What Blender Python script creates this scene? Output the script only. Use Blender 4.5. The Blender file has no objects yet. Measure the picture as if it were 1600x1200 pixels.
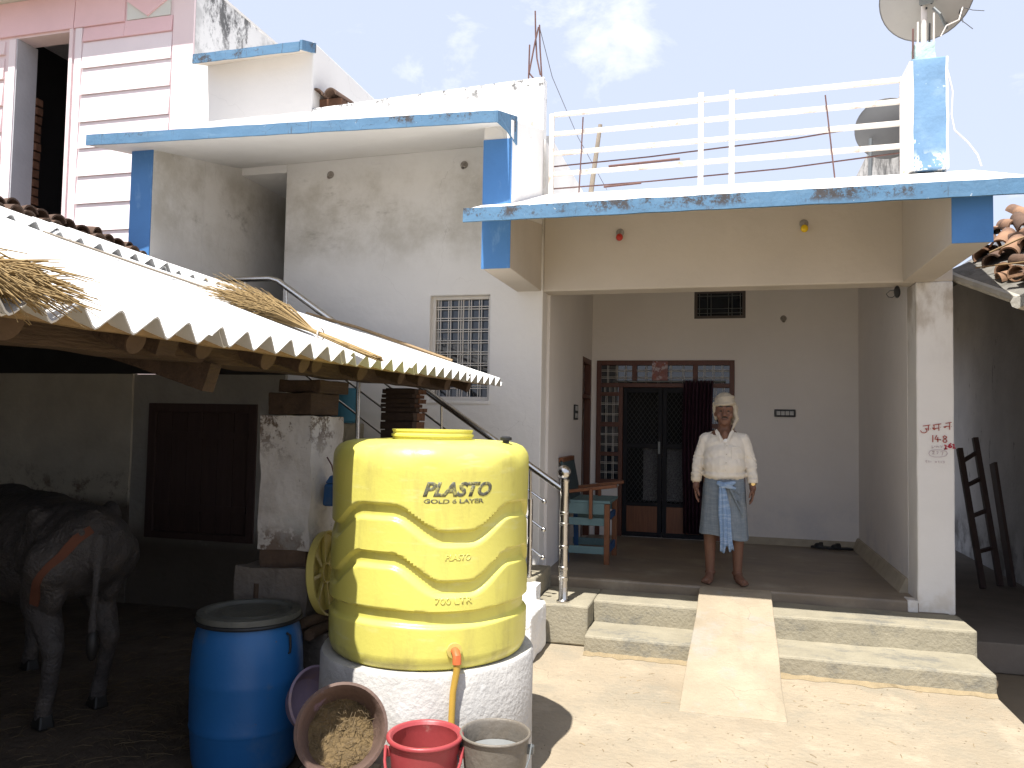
import bpy, bmesh, math, random
from mathutils import Vector, Matrix, Euler, noise
random.seed(7)
scene = bpy.context.scene
COL = scene.collection
R = math.radians

# ------------------------------------------------------------------ camera, sky, sun, exposure
CAMZ = 1.705
cam_d = bpy.data.cameras.new('camera'); cam = bpy.data.objects.new('camera', cam_d); COL.objects.link(cam)
cam_d.sensor_width = 36.0; cam_d.lens = 36.0 * 1220 / 1600; cam_d.clip_start = 0.05; cam_d.clip_end = 1500
_ya, _pi, _ro = R(14.966), R(2.743), R(1.064)
_fw = Vector((-math.sin(_ya), math.cos(_ya), 0)); _rt = Vector((math.cos(_ya), math.sin(_ya), 0)); _up = Vector((0, 0, 1))
_f2 = _fw * math.cos(_pi) + _up * math.sin(_pi); _u2 = -_fw * math.sin(_pi) + _up * math.cos(_pi)
_r3 = _rt * math.cos(_ro) + _u2 * math.sin(_ro); _u3 = -_rt * math.sin(_ro) + _u2 * math.cos(_ro)
cam.matrix_world = Matrix(((_r3.x, _u3.x, -_f2.x, 0), (_r3.y, _u3.y, -_f2.y, 0), (_r3.z, _u3.z, -_f2.z, CAMZ), (0, 0, 0, 1)))
scene.camera = cam

SUN = Vector((-0.078, -0.455, 1.0)).normalized()          # direction towards the sun
SUN_EL = math.asin(SUN.z); SUN_ROT = math.atan2(SUN.x, SUN.y)
world = bpy.data.worlds.new('World'); scene.world = world; world.use_nodes = True
wn = world.node_tree; wn.nodes.clear()
sky = wn.nodes.new('ShaderNodeTexSky'); sky.sky_type = 'NISHITA'; sky.sun_disc = False
sky.sun_elevation = SUN_EL; sky.sun_rotation = SUN_ROT; sky.air_density = 1.0; sky.dust_density = 2.2; sky.ozone_density = 1.2
tc = wn.nodes.new('ShaderNodeTexCoord')
mp = wn.nodes.new('ShaderNodeMapping'); mp.inputs['Location'].default_value = (3.1, 0.4, 0.75); mp.inputs['Scale'].default_value = (1, 1, 1.8)
nz = wn.nodes.new('ShaderNodeTexNoise'); nz.inputs['Scale'].default_value = 9.0; nz.inputs['Detail'].default_value = 12; nz.inputs['Roughness'].default_value = 0.64; nz.inputs['Distortion'].default_value = 0.35
rp = wn.nodes.new('ShaderNodeMapRange'); rp.inputs['From Min'].default_value = 0.65; rp.inputs['From Max'].default_value = 1.02
mx = wn.nodes.new('ShaderNodeMix'); mx.data_type = 'RGBA'
mx.inputs['B'].default_value = (8.6, 8.7, 8.9, 1)
veil = wn.nodes.new('ShaderNodeMix'); veil.data_type = 'RGBA'; veil.inputs['Factor'].default_value = 0.74
veil.inputs['B'].default_value = (5.9, 6.45, 8.0, 1)                   # thin high haze over the blue
bg = wn.nodes.new('ShaderNodeBackground'); bg.inputs['Strength'].default_value = 0.067
wo = wn.nodes.new('ShaderNodeOutputWorld')
L = wn.links.new
L(tc.outputs['Generated'], mp.inputs['Vector']); L(mp.outputs['Vector'], nz.inputs['Vector']); acc = nz.outputs['Fac']
for (cx_, cy_, cz_), s_, a_ in (((-0.188, 0.861, 0.473), .10, .10), ((-0.152, 0.880, 0.45), .11, .10), ((-0.11, 0.892, 0.435), .10, .12), ((-0.132, 0.905, 0.405), .10, .10),
                           ((-0.31, 0.863, 0.40), .12, .13), ((0.307, 0.907, 0.287), .12, .15), ((-0.40, 0.79, 0.46), .06, .04), ((0.62, 0.45, 0.64), .3, .14), ((-0.2, -0.7, 0.68), .35, .12), ((0.5, -0.75, 0.42), .3, .13)):
    dn = wn.nodes.new('ShaderNodeVectorMath'); dn.operation = 'DISTANCE'; dn.inputs[1].default_value = (cx_, cy_, cz_); L(tc.outputs['Generated'], dn.inputs[0])
    dm = wn.nodes.new('ShaderNodeMapRange'); dm.interpolation_type = 'SMOOTHSTEP'; dm.inputs['From Min'].default_value = 0; dm.inputs['From Max'].default_value = s_; dm.inputs['To Min'].default_value = a_; dm.inputs['To Max'].default_value = 0
    L(dn.outputs['Value'], dm.inputs['Value']); ad = wn.nodes.new('ShaderNodeMath'); ad.operation = 'ADD'; L(acc, ad.inputs[0]); L(dm.outputs['Result'], ad.inputs[1]); acc = ad.outputs[0]
L(acc, rp.inputs['Value'])
L(sky.outputs['Color'], veil.inputs['A']); L(veil.outputs['Result'], mx.inputs['A'])
L(rp.outputs['Result'], mx.inputs['Factor']); L(mx.outputs['Result'], bg.inputs['Color']); L(bg.outputs['Background'], wo.inputs['Surface'])
sd = bpy.data.lights.new('sun', 'SUN'); sd.energy = 4.0; sd.angle = R(0.53); sd.color = (1.0, 0.965, 0.91)
sun = bpy.data.objects.new('sun', sd); COL.objects.link(sun); sun.rotation_euler = SUN.to_track_quat('Z', 'Y').to_euler(); sun.location = (0, -6, 14)
scene.view_settings.view_transform = 'Standard'; scene.view_settings.look = 'None'
scene.view_settings.gamma = 1.0; scene.view_settings.exposure = 1.22
scene.view_settings.use_curve_mapping = False

# ------------------------------------------------------------------ mesh helpers
def off_of(p):
    v = Vector((0, 0, 0))
    while p is not None:
        v = v + p.location; p = p.parent
    return v

def frame_of(d):
    d = Vector(d).normalized()
    a = Vector((0, 0, 1)) if abs(d.z) < 0.9 else Vector((1, 0, 0))
    u = d.cross(a).normalized(); v = d.cross(u).normalized()
    return u, v, d

class MB:
    def __init__(s): s.v = []; s.f = []
    def add(s, vs, fs):
        o = len(s.v); s.v += [tuple(p) for p in vs]; s.f += [tuple(i + o for i in f) for f in fs]; return s
    def hexa(s, p):            # 4 bottom (ccw from above) then 4 top
        return s.add(p, [(3, 2, 1, 0), (4, 5, 6, 7), (0, 1, 5, 4), (1, 2, 6, 5), (2, 3, 7, 6), (3, 0, 4, 7)])
    def box(s, x0, x1, y0, y1, z0, z1):
        return s.hexa([(x0, y0, z0), (x1, y0, z0), (x1, y1, z0), (x0, y1, z0), (x0, y0, z1), (x1, y0, z1), (x1, y1, z1), (x0, y1, z1)])
    def obox(s, c, sz, M=None):
        c = Vector(c); a, b, d = [q / 2 for q in sz]
        ps = [Vector(q) for q in ((-a, -b, -d), (a, -b, -d), (a, b, -d), (-a, b, -d), (-a, -b, d), (a, -b, d), (a, b, d), (-a, b, d))]
        if M is not None: ps = [M @ q for q in ps]
        return s.hexa([c + q for q in ps])
    def bar(s, p, q, w, h):
        p = Vector(p); q = Vector(q); u, v, d = frame_of(q - p)
        r = [(-w / 2, -h / 2), (w / 2, -h / 2), (w / 2, h / 2), (-w / 2, h / 2)]
        return s.add([p + u * a + v * b for a, b in r] + [q + u * a + v * b for a, b in r],
                     [(3, 2, 1, 0), (4, 5, 6, 7), (0, 1, 5, 4), (1, 2, 6, 5), (2, 3, 7, 6), (3, 0, 4, 7)])
    def tube(s, pts, r, n=8, caps=True):
        pts = [Vector(p) for p in pts]; k = len(pts)
        rs = r if isinstance(r, (list, tuple)) else [r] * k
        u, v, d = frame_of(pts[1] - pts[0]); vs = []
        for i in range(k):
            t = (pts[min(i + 1, k - 1)] - pts[max(i - 1, 0)]).normalized()
            u = (u - t * u.dot(t)).normalized(); v = t.cross(u)
            for j in range(n):
                a = 2 * math.pi * j / n; vs.append(pts[i] + (u * math.cos(a) + v * math.sin(a)) * rs[i])
        fs = [(i * n + j, i * n + (j + 1) % n, (i + 1) * n + (j + 1) % n, (i + 1) * n + j) for i in range(k - 1) for j in range(n)]
        if caps: fs += [tuple(range(n))[::-1], tuple((k - 1) * n + j for j in range(n))]
        return s.add(vs, fs)
    def lathe(s, prof, c=(0, 0, 0), n=32, M=None, fn=None, a0=0, a1=2 * math.pi):
        c = Vector(c); vs = []; full = abs(a1 - a0 - 2 * math.pi) < 1e-6; m = n if full else n + 1
        for (r, z) in prof:
            for j in range(m):
                a = a0 + (a1 - a0) * j / n
                rr = fn(r, z, a) if fn else r
                p = Vector((rr * math.cos(a), rr * math.sin(a), z))
                vs.append(c + (M @ p if M is not None else p))
        fs = []
        for i in range(len(prof) - 1):
            for j in range(n):
                j2 = (j + 1) % m
                fs.append((i * m + j, i * m + j2, (i + 1) * m + j2, (i + 1) * m + j))
        return s.add(vs, fs)
    def ell(s, c, rad, n=16, m=10, M=None):
        c = Vector(c); vs = [Vector((0, 0, -rad[2]))]
        for i in range(1, m):
            t = -math.pi / 2 + math.pi * i / m
            for j in range(n):
                a = 2 * math.pi * j / n
                vs.append(Vector((rad[0] * math.cos(t) * math.cos(a), rad[1] * math.cos(t) * math.sin(a), rad[2] * math.sin(t))))
        vs.append(Vector((0, 0, rad[2])))
        if M is not None: vs = [M @ q for q in vs]
        fs = [(0, 1 + (j + 1) % n, 1 + j) for j in range(n)]
        for i in range(m - 2):
            for j in range(n):
                fs.append((1 + i * n + j, 1 + i * n + (j + 1) % n, 1 + (i + 1) * n + (j + 1) % n, 1 + (i + 1) * n + j))
        t = len(vs) - 1
        fs += [(t, 1 + (m - 2) * n + j, 1 + (m - 2) * n + (j + 1) % n) for j in range(n)]
        return s.add([c + q for q in vs], fs)
    def cap(s, p, q, r0, r1, n=12):      # rounded tapered limb
        p = Vector(p); q = Vector(q)
        d = (q - p); Ln = d.length; d = d / Ln; pts = []; rs = []
        for i in range(5):
            a = math.pi / 2 * (i / 4); pts.append(p - d * r0 * math.cos(a) * 0.999); rs.append(max(1e-4, r0 * math.sin(a)))
        for i in range(1, 5): pts.append(p + d * Ln * i / 5); rs.append(r0 + (r1 - r0) * i / 5)
        for i in range(5):
            a = math.pi / 2 * (i / 4); pts.append(q + d * r1 * math.sin(a) * 0.999); rs.append(max(1e-4, r1 * math.cos(a)))
        return s.tube(pts, rs, n)
    def prism(s, poly, d):
        d = Vector(d); n = len(poly); poly = [Vector(p) for p in poly]
        return s.add(poly + [p + d for p in poly], [tuple(range(n))[::-1], tuple(range(n, 2 * n))] + [(i, (i + 1) % n, n + (i + 1) % n, n + i) for i in range(n)])
    def rough(s, x0, x1, y0, y1, z0, z1, res=0.05, amp=0.01, sc=6, seed=0, taper=None):
        n = [max(1, int(round((b - a) / res))) for a, b in ((x0, x1), (y0, y1), (z0, z1))]
        lo = (x0, y0, z0); hi = (x1, y1, z1); key = {}; vs = []; fs = []
        def vid(i, j, k):
            if (i, j, k) not in key:
                p = Vector([lo[t] + (hi[t] - lo[t]) * q / n[t] for t, q in enumerate((i, j, k))])
                if taper: p = taper(p)
                q = (p + Vector((seed, seed * 2, 0))) * sc
                p = p + Vector((noise.noise(q), noise.noise(q + Vector((9, 3, 1))), noise.noise(q + Vector((2, 7, 5))))) * amp
                key[(i, j, k)] = len(vs); vs.append(p)
            return key[(i, j, k)]
        for ax in range(3):
            b, c = [t for t in range(3) if t != ax]
            for side in (0, n[ax]):
                for i in range(n[b]):
                    for j in range(n[c]):
                        q = []
                        for di, dj in ((0, 0), (1, 0), (1, 1), (0, 1)):
                            w = [0, 0, 0]; w[ax] = side; w[b] = i + di; w[c] = j + dj; q.append(vid(*w))
                        fs.append(tuple(q))
        return s.add(vs, fs)
    def ribbon(s, pts, w, nrm, th=0.0015):      # a painted stroke: thin raised band
        pts = [Vector(p) for p in pts]; nrm = Vector(nrm); k = len(pts); vs = []
        for i in range(k):
            t = (pts[min(i + 1, k - 1)] - pts[max(i - 1, 0)]).normalized(); u = t.cross(nrm).normalized() * w / 2
            vs += [pts[i] - u, pts[i] + u, pts[i] + u + nrm * th, pts[i] - u + nrm * th]
        fs = []
        for i in range(k - 1):
            a = i * 4; b = a + 4
            for j in range(4): fs.append((a + j, a + (j + 1) % 4, b + (j + 1) % 4, b + j))
        fs += [(3, 2, 1, 0), tuple((k - 1) * 4 + j for j in range(4))]
        return s.add(vs, fs)
    def mesh(s, name, off=Vector((0, 0, 0))):
        me = bpy.data.meshes.new(name); me.from_pydata([Vector(p) - off for p in s.v], [], s.f)
        bm = bmesh.new(); bm.from_mesh(me); bmesh.ops.recalc_face_normals(bm, faces=bm.faces); bm.to_mesh(me); bm.free()
        return me
    def build(s, name, m, parent=None, smooth=False, bevel=0, local=False, label=None, kind=None, angle=None):
        me = s.mesh(name, Vector((0, 0, 0)) if (local or parent is None) else off_of(parent))
        return link(name, me, m, parent, smooth, bevel, label, kind)

def link(name, me, m, parent=None, smooth=False, bevel=0, label=None, kind=None):
    o = bpy.data.objects.new(name, me); COL.objects.link(o)
    if m is not None:
        me.materials.clear(); me.materials.append(m)
    if parent is not None: o.parent = parent
    if smooth:
        me.polygons.foreach_set('use_smooth', [True] * len(me.polygons))
        try: me.set_sharp_from_angle(angle=R(40))
        except Exception: pass
    if bevel:
        b = o.modifiers.new('bevel', 'BEVEL'); b.width = bevel; b.segments = 2; b.limit_method = 'ANGLE'; b.angle_limit = R(40)
    if label: o['label'] = label
    if kind: o['kind'] = kind
    return o

def thing(name, label, cat, loc=(0, 0, 0), rz=0, group=None):
    o = bpy.data.objects.new(name, None); COL.objects.link(o); o.empty_display_size = 0.1
    o.location = loc; o.rotation_euler = (0, 0, rz); o['label'] = label; o['category'] = cat
    if group: o['group'] = group
    return o
def tag(o, label, cat, group=None):
    o['label'] = label; o['category'] = cat
    if group: o['group'] = group
    return o
def copy_tree(o, parent=None):
    c = o.copy(); COL.objects.link(c)
    if parent is not None: c.parent = parent
    for ch in o.children: copy_tree(ch, c)
    return c
def inst(src, loc, parent, rot=None, scale=None):
    c = src.copy(); COL.objects.link(c); c.parent = parent; c.location = loc
    if rot is not None: c.rotation_euler = rot
    if scale is not None: c.scale = scale
    return c
def remesh(mb, voxel, smooth=2, name='body'):
    me = mb.mesh('tmp'); o = bpy.data.objects.new('tmp', me); COL.objects.link(o)
    md = o.modifiers.new('r', 'REMESH'); md.mode = 'VOXEL'; md.voxel_size = voxel
    if smooth:
        s2 = o.modifiers.new('s', 'SMOOTH'); s2.factor = 0.5; s2.iterations = smooth
    bpy.context.view_layer.update()
    dg = bpy.context.evaluated_depsgraph_get(); r = bpy.data.meshes.new_from_object(o.evaluated_get(dg)); r.name = name
    bpy.data.objects.remove(o); bpy.data.meshes.remove(me); return r
def displace(me, fn):
    cs = [v.co.copy() for v in me.vertices]; ns = [v.normal.copy() for v in me.vertices]
    out = []
    for c, n in zip(cs, ns): out.extend(c + fn(c, n))
    me.vertices.foreach_set('co', out); me.update()

# ------------------------------------------------------------------ materials
def mat(name, col, var=0.12, scale=3.0, rough=0.8, bump=0.0, bscale=40.0, metal=0.0, spots=(), spec=0.4, stretch=(1, 1, 1), trans=0.0, sub=0, cracks=None):
    m = bpy.data.materials.new(name); m.use_nodes = True; t = m.node_tree; N = t.nodes.new; K = t.links.new
    p = t.nodes['Principled BSDF']; p.inputs['Roughness'].default_value = rough; p.inputs['Metallic'].default_value = metal
    p.inputs['Specular IOR Level'].default_value = spec
    if trans: p.inputs['Transmission Weight'].default_value = trans
    c = N('ShaderNodeTexCoord'); mp_ = N('ShaderNodeMapping'); mp_.inputs['Scale'].default_value = stretch
    K(c.outputs['Object'], mp_.inputs['Vector'])
    n1 = N('ShaderNodeTexNoise'); n1.inputs['Scale'].default_value = scale; n1.inputs['Detail'].default_value = 7; n1.inputs['Roughness'].default_value = 0.6
    K(mp_.outputs['Vector'], n1.inputs['Vector'])
    r1 = N('ShaderNodeMapRange'); r1.inputs['From Min'].default_value = 0.28; r1.inputs['From Max'].default_value = 0.72
    r1.inputs['To Min'].default_value = 1 - var; r1.inputs['To Max'].default_value = 1 + var * 0.6
    K(n1.outputs['Fac'], r1.inputs['Value'])
    mul = N('ShaderNodeMix'); mul.data_type = 'RGBA'; mul.blend_type = 'MULTIPLY'; mul.inputs['Factor'].default_value = 1
    mul.inputs['A'].default_value = (*col, 1); K(r1.outputs['Result'], mul.inputs['B'])
    out = mul.outputs['Result']
    geo = None
    for sp in spots:
        q = N('ShaderNodeTexNoise'); q.inputs['Scale'].default_value = sp.get('scale', 4); q.inputs['Detail'].default_value = sp.get('detail', 8); q.inputs['Roughness'].default_value = sp.get('nr', 0.65)
        m2 = N('ShaderNodeMapping'); m2.inputs['Scale'].default_value = sp.get('stretch', (1, 1, 1)); m2.inputs['Location'].default_value = sp.get('loc', (5.3, 2.1, 7.7))
        K(c.outputs['Object'], m2.inputs['Vector']); K(m2.outputs['Vector'], q.inputs['Vector'])
        a = N('ShaderNodeMapRange'); a.interpolation_type = 'SMOOTHSTEP'; a.inputs['From Min'].default_value = sp['lo']; a.inputs['From Max'].default_value = sp['hi']; a.inputs['To Max'].default_value = sp.get('amt', 1)
        K(q.outputs['Fac'], a.inputs['Value']); fac = a.outputs['Result']
        if 'z' in sp:
            if geo is None:
                geo = N('ShaderNodeNewGeometry'); sx = N('ShaderNodeSeparateXYZ'); K(geo.outputs['Position'], sx.inputs['Vector'])
            for (z0, z1) in sp['z']:
                b = N('ShaderNodeMapRange'); b.interpolation_type = 'SMOOTHSTEP'; b.inputs['From Min'].default_value = z0; b.inputs['From Max'].default_value = z1
                K(sx.outputs[sp.get('axis', 'Z')], b.inputs['Value'])
                mm = N('ShaderNodeMath'); mm.operation = 'MULTIPLY'; K(fac, mm.inputs[0]); K(b.outputs['Result'], mm.inputs[1]); fac = mm.outputs[0]
        x = N('ShaderNodeMix'); x.data_type = 'RGBA'; x.inputs['B'].default_value = (*sp['col'], 1)
        K(fac, x.inputs['Factor']); K(out, x.inputs['A']); out = x.outputs['Result']
    if cracks:
        sc_, w_, am_, cc_ = cracks
        wn_ = N('ShaderNodeTexNoise'); wn_.inputs['Scale'].default_value = sc_ * 2.2; wn_.inputs['Detail'].default_value = 5; K(c.outputs['Object'], wn_.inputs['Vector'])
        wm = N('ShaderNodeVectorMath'); wm.operation = 'MULTIPLY_ADD'; wm.inputs[1].default_value = (.55 / sc_,) * 3; K(wn_.outputs['Color'], wm.inputs[0]); K(c.outputs['Object'], wm.inputs[2])
        vo = N('ShaderNodeTexVoronoi'); vo.feature = 'DISTANCE_TO_EDGE'; vo.inputs['Scale'].default_value = sc_; K(wm.outputs[0], vo.inputs['Vector'])
        cr_ = N('ShaderNodeMapRange'); cr_.inputs['From Min'].default_value = 0; cr_.inputs['From Max'].default_value = w_ * sc_; cr_.inputs['To Min'].default_value = am_; cr_.inputs['To Max'].default_value = 0; K(vo.outputs['Distance'], cr_.inputs['Value'])
        mk = N('ShaderNodeTexNoise'); mk.inputs['Scale'].default_value = sc_ * .8; K(c.outputs['Object'], mk.inputs['Vector'])
        mr = N('ShaderNodeMapRange'); mr.inputs['From Min'].default_value = .47; mr.inputs['From Max'].default_value = .58; K(mk.outputs['Fac'], mr.inputs['Value'])
        mm2 = N('ShaderNodeMath'); mm2.operation = 'MULTIPLY'; K(cr_.outputs['Result'], mm2.inputs[0]); K(mr.outputs['Result'], mm2.inputs[1])
        x = N('ShaderNodeMix'); x.data_type = 'RGBA'; x.inputs['B'].default_value = (*cc_, 1); K(mm2.outputs[0], x.inputs['Factor']); K(out, x.inputs['A']); out = x.outputs['Result']
    K(out, p.inputs['Base Color'])
    if bump:
        n2 = N('ShaderNodeTexNoise'); n2.inputs['Scale'].default_value = bscale; n2.inputs['Detail'].default_value = 6; K(mp_.outputs['Vector'], n2.inputs['Vector'])
        b = N('ShaderNodeBump'); b.inputs['Strength'].default_value = bump; b.inputs['Distance'].default_value = 0.02
        K(n2.outputs['Fac'], b.inputs['Height']); K(b.outputs['Normal'], p.inputs['Normal'])
    return m

UPZ = lambda a, b: [(a, b)]
WHITE = (0.74, 0.72, 0.69)
white = mat('lime_wash', WHITE, 0.06, 1.2, 0.9, 0.28, 10, cracks=(1.1, .0016, .45, (.3, .28, .25)), spots=[dict(col=(0.45, 0.41, 0.35), scale=9, lo=0.68, hi=0.78, amt=0.35)])
white_stain = mat('lime_wash_stained', WHITE, 0.06, 1.2, 0.9, 0.3, 11, cracks=(.9, .0018, .5, (.28, .26, .23)), spots=[
    dict(col=(0.40, 0.37, 0.31), scale=1.1, lo=0.36, hi=0.66, amt=0.75, z=[(2.95, 3.45), (4.25, 3.9)], nr=0.7),
    dict(col=(0.22, 0.20, 0.17), scale=2.6, lo=0.55, hi=0.74, amt=0.6, z=[(3.1, 3.5), (4.25, 3.95)], stretch=(0.6, 1, 1.6), nr=0.75)])
white_mould = mat('parapet_paint', (0.76, 0.75, 0.73), 0.05, 2, 0.9, 0.2, 22, spots=[
    dict(col=(0.30, 0.25, 0.21), scale=7, lo=0.57, hi=0.66, amt=0.8, z=[(4.2, 4.3), (4.68, 4.45)], nr=0.72),
    dict(col=(0.05, 0.05, 0.05), scale=26, lo=0.66, hi=0.72, amt=0.9, z=[(4.15, 4.2), (4.62, 4.5)]),
    dict(col=(0.05, 0.05, 0.05), scale=9, lo=0.52, hi=0.6, amt=0.9, z=[(4.5, 4.75), ], nr=0.75)])
mould_wall = mat('mouldy_plaster', (0.72, 0.71, 0.69), 0.08, 3, 0.9, 0.2, 20, spots=[
    dict(col=(0.07, 0.07, 0.07), scale=3.2, lo=0.49, hi=0.58, amt=0.9, z=[(5.3, 6.0)], nr=0.78, stretch=(1, 1, 0.6)),
    dict(col=(0.3, 0.3, 0.29), scale=1.6, lo=0.45, hi=0.6, amt=0.5)])
cream = mat('cream_shade_paint', (0.56, 0.505, 0.44), 0.07, 1.5, 0.85, 0.25, 9, spots=[dict(col=(0.42, 0.36, 0.28), scale=5, lo=0.62, hi=0.8, amt=0.35)])  # beam and bracket colour darkened to carry the shade under the canopy
col_white = mat('column_paint', (0.74, 0.72, 0.69), 0.05, 2, 0.85, 0.1, 30, spots=[
    dict(col=(0.33, 0.27, 0.20), scale=4, lo=0.42, hi=0.62, amt=0.7, z=[(2.1, 2.75)], stretch=(1, 1, 0.5)),
    dict(col=(0.5, 0.42, 0.3), scale=5, lo=0.45, hi=0.65, amt=0.5, z=[(0.62, 0.3)])])
porch_wall = mat('porch_wall_paint', (0.74, 0.70, 0.665), 0.07, 1.0, 0.85, 0.22, 9, spots=[
    dict(col=(0.46, 0.47, 0.52), scale=1.7, lo=0.45, hi=0.7, amt=0.5, z=[(1.1, 0.45)]),
    dict(col=(0.2, 0.19, 0.18), scale=6, lo=0.66, hi=0.76, amt=0.6, z=[(0.8, 0.5)])])
blue = mat('blue_paint', (0.065, 0.20, 0.45), 0.14, 2.5, 0.55, 0.1, 40, spots=[dict(col=(0.25, 0.42, 0.62), scale=5, lo=0.56, hi=0.75, amt=0.5, stretch=(1.6, 1, 0.6)), dict(col=(0.7, 0.72, 0.72), scale=14, lo=0.72, hi=0.75, amt=0.8)])
def fascia_mat(name, ztop, h, dirt):
    return mat(name, (0.085, 0.185, 0.30), 0.12, 5, 0.7, 0.15, 35, cracks=(7, .0012, .8, (.04, .05, .06)), spots=[
        dict(col=(0.15, 0.26, 0.37), scale=14, lo=0.5, hi=0.75, amt=0.5, stretch=(0.25, 1, 1.4)), dict(col=(0.05, 0.055, 0.06), scale=9, lo=0.6, hi=0.7, amt=0.6, stretch=(3.0, 3, 0.35)),
        dict(col=(0.045, 0.035, 0.03), scale=2.6, lo=0.53 - dirt, hi=0.60 - dirt, amt=0.95, z=[(ztop - h * 1.05, ztop - h * 0.5)], nr=0.85, detail=12),
        dict(col=(0.07, 0.06, 0.055), scale=4.2, lo=0.62 - dirt * 0.6, hi=0.66 - dirt * 0.6, amt=0.9, nr=0.85, detail=12),
        dict(col=(0.62, 0.66, 0.66), scale=17, lo=0.68, hi=0.71, amt=0.9)])
fascia_low = fascia_mat('canopy_fascia_paint', 3.207, 0.095, 0.04)
fascia_up = fascia_mat('chajja_fascia_paint', 3.965, 0.08, 0.0)
pillar_blue = mat('faded_blue_paint', (0.15, 0.27, 0.42), 0.18, 4, 0.75, 0.15, 30, spots=[
    dict(col=(0.24, 0.36, 0.48), scale=4, lo=0.45, hi=0.7, amt=0.7), dict(col=(0.6, 0.77, 0.74), scale=7, lo=0.655, hi=0.67, amt=1.0),
    dict(col=(0.74, 0.74, 0.72), scale=11, lo=0.5, hi=0.54, amt=0.9, z=[(3.86, 3.74)])])
mint = mat('mint_plaster', (0.42, 0.55, 0.51), 0.12, 8, 0.9, 0.4, 30)
floor_m = mat('porch_cement_floor', (0.215, 0.168, 0.118), 0.22, 2.2, 0.42, 0.06, 30, spec=0.5, spots=[
    dict(col=(0.12, 0.10, 0.085), scale=2.4, lo=0.45, hi=0.68, amt=0.7, stretch=(0.5, 1.6, 1)), dict(col=(0.36, 0.31, 0.23), scale=1.6, lo=0.5, hi=0.72, amt=0.7)])
step_m = mat('cement_step', (0.285, 0.255, 0.186), 0.16, 5, 0.85, 0.35, 45, spots=[
    dict(col=(0.13, 0.13, 0.12), scale=3.0, lo=0.49, hi=0.66, amt=0.7, nr=0.8, stretch=(0.8, 1, 1.2)), dict(col=(0.36, 0.32, 0.235), scale=1.7, lo=0.5, hi=0.7, amt=0.6),
    dict(col=(0.10, 0.10, 0.10), scale=22, lo=0.66, hi=0.73, amt=0.6)])
skirt_m = mat('skirting_cement', (0.38, 0.33, 0.25), 0.2, 7, 0.8, 0.2, 40)
ramp_m = mat('ramp_cement', (0.325, 0.268, 0.19), 0.22, 2.5, 0.9, 0.45, 36, cracks=(1.6, .0035, .6, (.17, .14, .1)), spots=[dict(col=(0.24, 0.20, 0.14), scale=2, lo=0.5, hi=0.72, amt=0.6, stretch=(2.2, .5, 1)),dict(col=(0.30, 0.28, 0.24), scale=3, lo=0.52, hi=0.66, amt=0.7), dict(col=(0.22, 0.19, 0.15), scale=28, lo=0.72, hi=0.76, amt=0.7)])
yard_m = mat('courtyard_cement', (0.335, 0.275, 0.195), 0.24, 1.1, 0.92, 0.5, 30, cracks=(.9, .004, .75, (.16, .13, .09)), spots=[dict(col=(0.235, 0.21, 0.16), scale=.9, lo=0.45, hi=0.64, amt=0.75, nr=.8), dict(col=(0.20, 0.165, 0.115), scale=6, lo=0.58, hi=0.68, amt=0.5, nr=.8),
    dict(col=(0.27, 0.225, 0.16), scale=1.4, lo=0.48, hi=0.68, amt=0.6), dict(col=(0.42, 0.345, 0.25), scale=3.4, lo=0.52, hi=0.7, amt=0.5),
    dict(col=(0.17, 0.14, 0.105), scale=34, lo=0.65, hi=0.74, amt=0.6)])
dung_m = mat('dung_floor', (0.095, 0.072, 0.052), 0.4, 4, 0.95, 0.9, 18, spots=[dict(col=(0.12, 0.095, 0.06), scale=9, lo=0.55, hi=0.7, amt=0.6)])
alley_m = mat('alley_cement', (0.19, 0.16, 0.13), 0.2, 3, 0.9, 0.3, 30)
earth_m = mat('bare_earth', (0.23, 0.18, 0.12), 0.2, 0.6, 0.95, 0.4, 10)
asb = mat('cement_sheet', (0.62, 0.615, 0.60), 0.09, 2.2, 0.85, 0.1, 60, spots=[dict(col=(0.42, 0.41, 0.40), scale=5, lo=0.63, hi=0.68, amt=0.45, stretch=(1, 0.35, 1)), dict(col=(0.3, 0.27, 0.22), scale=14, lo=0.7, hi=0.76, amt=0.5)])
asb_patch = mat('cement_sheet_patch', (0.30, 0.30, 0.30), 0.1, 8, 0.9)
wood = mat('weathered_beam', (0.066, 0.040, 0.024), 0.4, 5, 0.85, 0.5, 30, stretch=(3, 0.5, 3), spots=[dict(col=(0.045, 0.028, 0.018), scale=7, lo=0.55, hi=0.7, amt=0.8, stretch=(2, 0.4, 2))])
log_end = mat('sawn_log', (0.09, 0.056, 0.034), 0.3, 9, 0.85, 0.3, 30)
dark_wood = mat('dark_planks', (0.065, 0.04, 0.035), 0.2, 4, 0.7, 0.3, 25, stretch=(6, 6, 0.6))
teak = mat('teak_frame', (0.105, 0.036, 0.020), 0.25, 6, 0.45, 0.15, 30, stretch=(5, 5, 0.7))
door_panel = mat('laminate_panel', (0.16, 0.058, 0.024), 0.35, 14, 0.4, 0.05, 30, stretch=(4, 4, 0.25))
chair_wood = mat('chair_wood', (0.19, 0.072, 0.03), 0.25, 8, 0.4, 0.1, 30, stretch=(4, 4, 0.8))
teal = mat('teal_paint', (0.13, 0.215, 0.225), 0.15, 6, 0.6, 0.15, 30, spots=[dict(col=(0.25, 0.3, 0.29), scale=12, lo=0.62, hi=0.7, amt=0.6)])
chair_blue = mat('chair_blue_paint', (0.02, 0.085, 0.22), 0.2, 6, 0.5)
chair_back_m = mat('dark_teal_board', (0.05, 0.075, 0.082), 0.2, 6, 0.6)
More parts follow.
